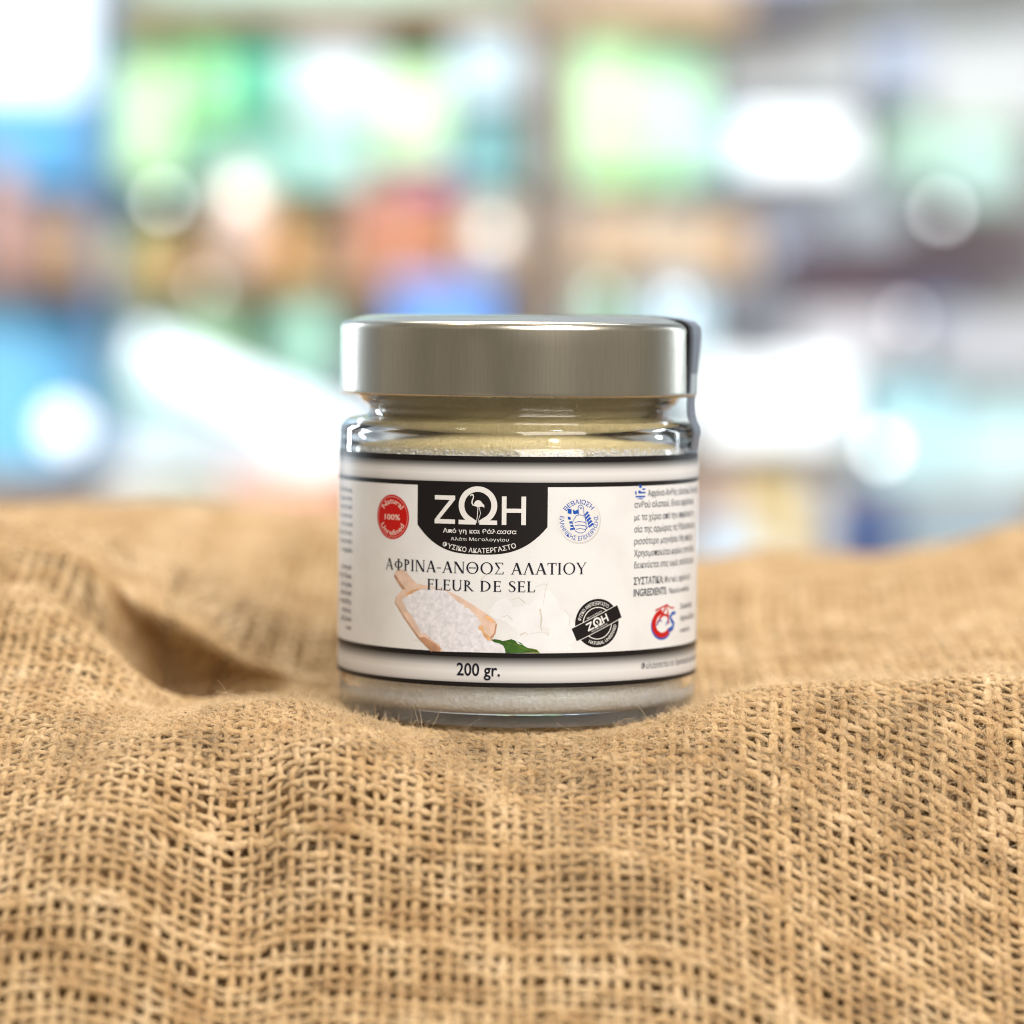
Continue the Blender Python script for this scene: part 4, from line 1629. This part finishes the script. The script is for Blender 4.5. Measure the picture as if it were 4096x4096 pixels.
part('back_panel', -700, -700, 195, 1500, 2.80, .01, cmat((.18, .44, .66)))
part('back_panel', 195, -700, 1015, 1500, 2.80, .01, cmat((.42, .70, .60)))
part('back_panel', 1075, -700, 2700, 1500, 2.80, .01, cmat((.44, .44, .46)))
part('post', 1006, -700, 1060, 1500, 2.585, .19, M_POST)
part('post', 178, -700, 200, 1500, 2.60, .17, cmat((.10, .18, .34)))
part('shelf_board', -700, 520, 178, 546, 2.60, .19, cmat((.30, .17, .12)))
part('shelf_board', 200, 520, 1000, 545, 2.60, .19, M_SHWOOD)
part('shelf_board', 200, -12, 1000, 22, 2.60, .19, M_SHWOOD)
part('shelf_board', 1062, 470, 1420, 520, 2.60, .19, M_SHWOOD)
part('shelf_board', 1062, -30, 1400, 40, 2.60, .19, M_SHWOOD)
part('shelf_board', -700, 905, 2700, 922, 2.55, .25, M_SHWOOD)
part('fascia', -700, 922.5, 2700, 1130, 2.58, .02, M_SHWOOD)
part('shelf_board', -700, 1131, 2700, 1150, 2.40, .25, M_SHWOOD)

LIME, GREEN, TEAL = (.60, .90, .46), (.40, .82, .40), (.10, .55, .34)
WHT, PBLUE, BLUE, SKY = (.85, .9, .95), (.62, .80, .95), (.09, .34, .78), (.30, .62, .92)
PTEAL, LILAC, BEIGE = (.50, .82, .74), (.55, .57, .70), (.62, .57, .54)
# --- left bay
lightbox('light_panel', -90, -60, 160, 178, 2.62, (.76, .90, 1), .88, 'glowing white panel in the upper left corner above the blue carton')
carton('blue_carton', -60, 180, 172, 352, 2.62, (.10, .40, .72), (.26, .56, .84), 'mid blue carton on the left shelf below the glowing white panel')
turned('fruit_jar', -55, 300, 28, 520, 2.60, (.60, .32, .26), (.80, .50, .44), 'pinkish red jar at the left edge of the shelf', 'jar')
turned('fruit_jar', 22, 385, 95, 520, 2.62, (.40, .25, .20), (.64, .38, .34), 'dull brown jar with a pink lid beside the pinkish red jar', 'jar')
turned('fruit_jar', 98, 390, 172, 520, 2.61, (.72, .42, .16), (.50, .34, .38), 'amber orange jar on the left shelf next to the dark blue post', 'jar')
carton('sky_blue_carton', -60, 556, 60, 905, 2.63, (.20, .58, .88), (.16, .44, .78), 'sky blue carton at the lower left edge under the brown shelf board')
carton('sky_blue_carton', 66, 590, 172, 905, 2.64, (.16, .52, .84), (.08, .36, .68), 'deeper blue carton behind the bright round lamp at lower left')
lamp('round_glow', 120, 806, 2.40, 34, (.95, .98, 1), 2.4, 'brightest round white lamp, low at the left', None)
# --- middle bay, top row
pouch('lime_pouch', 206, 40, 330, 335, 2.63, (.66, .95, .46), GREEN, 'pale lime pouch at the left end of the top shelf')
pouch('green_pouch', 335, 55, 432, 235, 2.62, (.38, .86, .34), (.4, .75, .5), 'vivid green pouch beside the pale lime pouch')
carton('teal_carton', 436, 95, 540, 215, 2.63, TEAL, (.16, .62, .42), 'dark teal green carton in the middle of the top shelf')
carton('white_carton', 546, 55, 716, 215, 2.64, (.88, .93, .97), WHT, 'white carton on the top shelf right of the teal carton')
pouch('lime_pouch', 706, 120, 846, 300, 2.61, (.72, .96, .50), LIME, 'yellowish lime pouch on the top shelf between white and pale blue')
carton('pale_blue_carton', 856, 30, 992, 190, 2.63, (.72, .86, .97), (.72, .82, .95), 'pale blue white carton next to the wooden post at the top')
carton('aqua_carton', 340, 240, 560, 345, 2.66, (.40, .78, .66), (.45, .80, .62), 'aqua carton lying under the dark teal carton')
carton('aqua_carton', 566, 222, 700, 345, 2.66, (.55, .86, .76), (.62, .90, .80), 'pale aqua carton under the white carton')
carton('aqua_carton', 852, 200, 992, 345, 2.66, (.26, .58, .60), (.34, .66, .66), 'darker aqua carton beside the wooden post')
# --- middle bay, second row
lamp('round_glow', 308, 378, 2.40, 11, (.92, 1, .95), 6, 'small pale glowing ball standing in for a glint over the left of the green shelf', None)  # glint off a glossy thing, added as a glowing ball
turned('peach_jar', 395, 318, 505, 520, 2.58, (.90, .62, .50), (.95, .84, .80), 'round peach coloured jar left of the orange one', 'jar', 'bowl')
turned('orange_jar', 486, 395, 580, 520, 2.62, (.72, .34, .06), (.50, .28, .10), 'deep orange jar in front of the shelf middle', 'jar')
turned('brown_jar', 585, 420, 650, 520, 2.66, (.46, .33, .22), (.55, .42, .34), 'small brown jar between the orange and red ones', 'jar')
turned('red_jar', 655, 345, 760, 520, 2.60, (.66, .25, .13), (.80, .36, .36), 'coral red jar left of the magenta lidded one', 'jar')
turned('red_jar', 762, 322, 860, 520, 2.62, (.64, .25, .12), (.66, .14, .60), 'red jar with a magenta lid', 'jar')
turned('cream_jar', 880, 375, 985, 520, 2.60, (.84, .68, .56), (.80, .80, .76), 'cream round jar left of the wooden post', 'jar', 'bowl')
turned('amber_jar', 205, 430, 290, 520, 2.64, (.62, .50, .14), (.5, .6, .3), 'olive amber jar beside the dark blue post', 'jar')
turned('amber_jar', 295, 440, 385, 520, 2.66, (.66, .34, .10), (.6, .38, .2), 'burnt orange low jar under the pale glint ball', 'jar')
for lx, ly, rr, cc, ss_, lb in ((388, 545, 11, (1, .93, .86), 2.0, 'faint warm glowing ball standing in for a glint under the middle shelf board'), (282, 652, 11, (.75, .9, 1), 2.5, 'faint bluish glowing ball standing in for a glint at the upper end of the tube lamp'),
                               (930, 440, 18, (1, .86, .74), 2.2, 'soft cream glowing ball standing in for a highlight left of the wooden post'), (452, 366, 20, (1, .80, .66), 2.4, 'soft peach glowing ball standing in for a highlight beside the orange jar'),
                               (1712, 600, 11, (.95, .9, .95), 2.4, 'faint pinkish glowing ball standing in for a glint at right above the cyan cartons'), (1135, 560, 11, (.8, 1, .85), 2.0, 'faint green glowing ball standing in for a glint just above the lid of the jar'),
                               (1275, 575, 13, (.85, .94, 1), 3.0, 'pale blue glowing ball standing in for a glint above the right end of the lid')):
    lamp('round_glow', lx, ly, 2.41, rr, cc, ss_, lb, None)  # out-of-focus highlights on shelf goods, added as small glowing balls
# --- middle bay, third row
carton('green_carton', 212, 565, 330, 760, 2.66, (.34, .68, .46), (.40, .72, .44), 'mid green carton behind the slanted lamp tube')
turned('green_tub', 338, 552, 452, 700, 2.63, (.52, .84, .52), (.50, .80, .55), 'light green tub under the middle shelf board', 'tub')
turned('green_tub', 505, 556, 640, 700, 2.62, (.50, .86, .66), (.56, .86, .52), 'mint green tub with a yellow green lid right of the dark gap', 'tub')
turned('gap_filler', 455, 552, 500, 720, 2.68, (.04, .10, .06), (.05, .08, .06), 'dark green bottle shape standing in for the dark gap between two green tubs', 'bottle', 'bottle')  # dark space between the tubs, put in as a dark shape
carton('blue_carton', 740, 528, 938, 800, 2.53, (.13, .33, .84), (.16, .36, .86), 'bright blue carton standing right behind the jar lid')
carton('brown_carton', 655, 560, 734, 800, 2.66, (.34, .28, .30), (.46, .32, .24), 'brown grey carton left of the bright blue carton')
carton('pale_cyan_carton', 500, 705, 700, 860, 2.67, (.62, .90, .93), (.64, .90, .90), 'pale cyan carton behind the right end of the slanted lamp tube')
# slanted tube lamp
a, b = W(262, 664, 2.45), W(690, 842, 2.45)
ln = (b - a).length
TL = empty('tube_lamp', (a + b) / 2, (0, math.atan2(a.z - b.z, b.x - a.x), 0))
tag(TL, 'slanted glowing white tube lamp left of the jar', 'lamp')
rt = 40 * Kp / F * 2.45
bmt = bmesh.new()
bmesh.ops.create_cone(bmt, cap_ends=True, segments=24, radius1=rt, radius2=rt, depth=ln)
bmesh.ops.rotate(bmt, verts=bmt.verts, cent=(0, 0, 0), matrix=Matrix.Rotation(PI / 2, 3, 'Y'))
bm_obj('tube', bmt, emit('tube_glow', (.82, .93, 1), 1.35), TL)
for sgn in (-1, 1):
    bmt = bmesh.new()
    bmesh.ops.create_cone(bmt, cap_ends=True, segments=24, radius1=rt * 1.08, radius2=rt * 1.08, depth=.006)
    bmesh.ops.rotate(bmt, verts=bmt.verts, cent=(0, 0, 0), matrix=Matrix.Rotation(PI / 2, 3, 'Y'))
    bmesh.ops.translate(bmt, verts=bmt.verts, vec=(sgn * (ln / 2 + .003), 0, 0))
    bm_obj('end_cap', bmt, cmat((.85, .87, .9)), TL)
carton('white_carton', 215, 770, 385, 905, 2.62, (.74, .86, .97), (.70, .84, .97), 'bluish white carton low between the round lamp and the tube lamp')
carton('white_carton', 390, 805, 520, 905, 2.61, (.80, .84, .97), (.86, .90, .98), 'lavender white carton low under the slanted tube lamp')
lightbox('light_panel', 530, 800, 720, 880, 2.58, (.93, .97, 1), 1.0, 'low glowing white panel beside the left edge of the jar')
turned('cream_jar', 180, 885, 300, 1130, 2.46, (.80, .74, .64), (.7, .66, .6), 'cream jar low on the bottom board at the left', 'jar', 'jar')
turned('cream_jar', 310, 880, 420, 1130, 2.47, (.74, .72, .60), (.6, .62, .5), 'greenish cream jar on the bottom board', 'jar', 'jar')
carton('orange_tray', 430, 893, 660, 1130, 2.46, (.82, .42, .24), (.80, .52, .42), 'salmon orange tray on the bottom board left of the jar', 'tray')
# --- right bay
pouch('lime_pouch', 1072, 62, 1215, 340, 2.60, (.60, .92, .42), (.55, .80, .5), 'big lime green pouch just right of the wooden post')
pouch('lime_pouch', 1205, 70, 1340, 335, 2.62, (.55, .90, .55), (.52, .82, .56), 'big mint green pouch right of the lime green one')
carton('grey_carton', 1350, 60, 1640, 185, 2.66, (.54, .52, .52), (.58, .56, .55), 'long beige grey carton at the upper right', tilt=math.radians(-4))
carton('navy_strip_carton', 1648, 20, 1745, 190, 2.65, (.33, .36, .48), (.26, .30, .44), 'slate blue carton between two beige grey ones at upper right')
carton('grey_carton', 1752, 70, 2010, 250, 2.64, (.54, .52, .52), (.56, .54, .53), 'beige grey carton at the upper right edge of the picture', tilt=math.radians(-5))
carton('dark_carton', 1385, -60, 1560, 52, 2.62, (.10, .09, .11), (.42, .46, .62), 'dark carton at the top edge right of the green pouches')
carton('dark_carton', 1566, -60, 2010, 34, 2.64, (.16, .15, .13), (.2, .2, .18), 'long dark olive carton at the top right corner', tilt=math.radians(-3))
lightbox('light_panel', 1405, 225, 1615, 322, 2.58, (.90, .97, 1), .86, 'oval glowing white panel at the right of the green pouches')
carton('pale_cyan_carton', 1345, 215, 1398, 350, 2.64, (.62, .80, .92), (.58, .74, .90), 'narrow pale blue carton left of the oval glowing panel')
turned('green_tub', 1672, 225, 1800, 345, 2.63, (.56, .78, .66), (.36, .60, .24), 'grey green tub with a leaf green lid at right', 'tub')
turned('green_tub', 1806, 232, 1930, 380, 2.62, (.60, .82, .74), (.44, .66, .40), 'pale green tub at the right edge', 'tub')
carton('tan_carton', 1072, 380, 1225, 470, 2.62, (.66, .46, .30), (.70, .60, .50), 'tan carton on the wooden board below the lime pouch')
carton('tan_carton', 1232, 395, 1330, 470, 2.63, (.74, .60, .46), (.72, .68, .64), 'pale tan carton beside the darker tan one')
carton('orange_carton', 1336, 415, 1420, 485, 2.63, (.80, .50, .26), (.84, .62, .54), 'soft orange carton at the right end of the wooden board')
carton('lilac_carton', 1430, 370, 1560, 492, 2.64, (.48, .52, .68), (.56, .60, .70), 'lilac grey carton right of the soft orange one')
carton('lilac_carton', 1565, 350, 1700, 455, 2.66, (.56, .62, .68), (.60, .68, .70), 'blue grey carton left of the small round glint ball on the right')
lamp('round_glow', 1778, 398, 2.40, 11, (.95, .97, 1), 6, 'small pale glowing ball standing in for a glint over the dark box at right', None)  # added glowing ball in place of a specular highlight
carton('shelf_gap_box', 1480, 448, 1990, 532, 2.60, (.07, .035, .05), (.11, .07, .07), 'long dark maroon box standing in for the shelf gap at the right', tilt=math.radians(-3))  # shadowy gap in the shelving, put in as a dark box
turned('green_bottle', 1088, 525, 1180, 700, 2.60, (.46, .66, .48), (.44, .60, .44), 'grey green bottle behind the lid of the jar', 'bottle', 'jar')
carton('pale_blue_carton', 1215, 530, 1335, 760, 2.61, (.66, .84, .97), (.50, .72, .94), 'pale blue carton behind the right end of the lid')
carton('slate_carton', 1345, 530, 1520, 640, 2.66, (.46, .48, .58), (.38, .40, .50), 'slate grey carton under the lilac one')
carton('plum_carton', 1526, 540, 1690, 640, 2.63, (.34, .24, .30), (.30, .20, .24), 'plum coloured carton under the long maroon one')
carton('navy_carton', 1696, 540, 1830, 640, 2.63, (.26, .29, .46), (.28, .28, .42), 'dusky blue carton right of the plum one')
carton('beige_carton', 1500, 590, 1720, 690, 2.58, (.62, .58, .60), (.66, .62, .64), 'beige lilac carton above the big glowing panel')
carton('beige_carton', 1760, 600, 2010, 700, 2.58, (.58, .56, .60), (.60, .57, .58), 'greyish beige carton at the right edge under the dusky blue one')
lightbox('light_panel', 1330, 690, 1600, 832, 2.55, (.90, .97, 1), .90, 'biggest glowing white panel right of the jar lid')
carton('cyan_carton', 1625, 715, 1790, 905, 2.60, (.52, .84, .95), (.44, .78, .94), 'bright cyan carton right of the big glowing panel')
carton('cyan_carton', 1796, 722, 2010, 905, 2.61, (.60, .86, .95), (.62, .84, .94), 'paler cyan carton at the right edge')
lamp('round_glow', 1665, 846, 2.40, 13, (.97, .98, 1), 7, 'whitish round lamp in front of the cyan cartons', None)
carton('brown_tray', 1315, 880, 1400, 1130, 2.46, (.52, .34, .26), (.60, .44, .34), 'brown tray low beside the right edge of the jar', 'tray')
turned('yellow_jar', 1408, 885, 1512, 1130, 2.45, (.86, .58, .16), (.80, .62, .36), 'golden yellow jar low at the right of the jar', 'jar')
carton('beige_carton', 1516, 900, 1572, 1130, 2.47, (.72, .70, .66), (.70, .66, .64), 'narrow cream carton between the yellow jar and the navy one')
carton('navy_carton', 1580, 935, 1690, 1130, 2.45, (.05, .09, .24), (.10, .16, .36), 'dark navy carton low at the right above the burlap')
carton('grey_carton', 1696, 925, 1960, 1130, 2.46, (.30, .38, .44), (.36, .42, .48), 'blue grey carton low at the right edge above the burlap')
carton('pale_blue_carton', 1310, 990, 1450, 1130, 2.44, (.58, .74, .92), (.62, .76, .90), 'pale blue carton peeping over the burlap right of the jar')

# repeats on the shelves share a group
GROUPS = {'carton': 'cartons on the shop shelves', 'jar': 'jars on the shop shelves', 'lamp': 'small round lamps among the shelves', 'pouch': 'green pouches on the top shelf',
          'tub': 'green tubs on the shop shelves', 'tray': 'trays on the bottom board', 'bottle': 'bottles on the shop shelves', 'light panel': 'glowing panels of the shelves'}
for o in col.objects:
    if o.parent is None and o is not JAR and o is not TL and o.get('category') in GROUPS:
        o['group'] = GROUPS[o['category']]
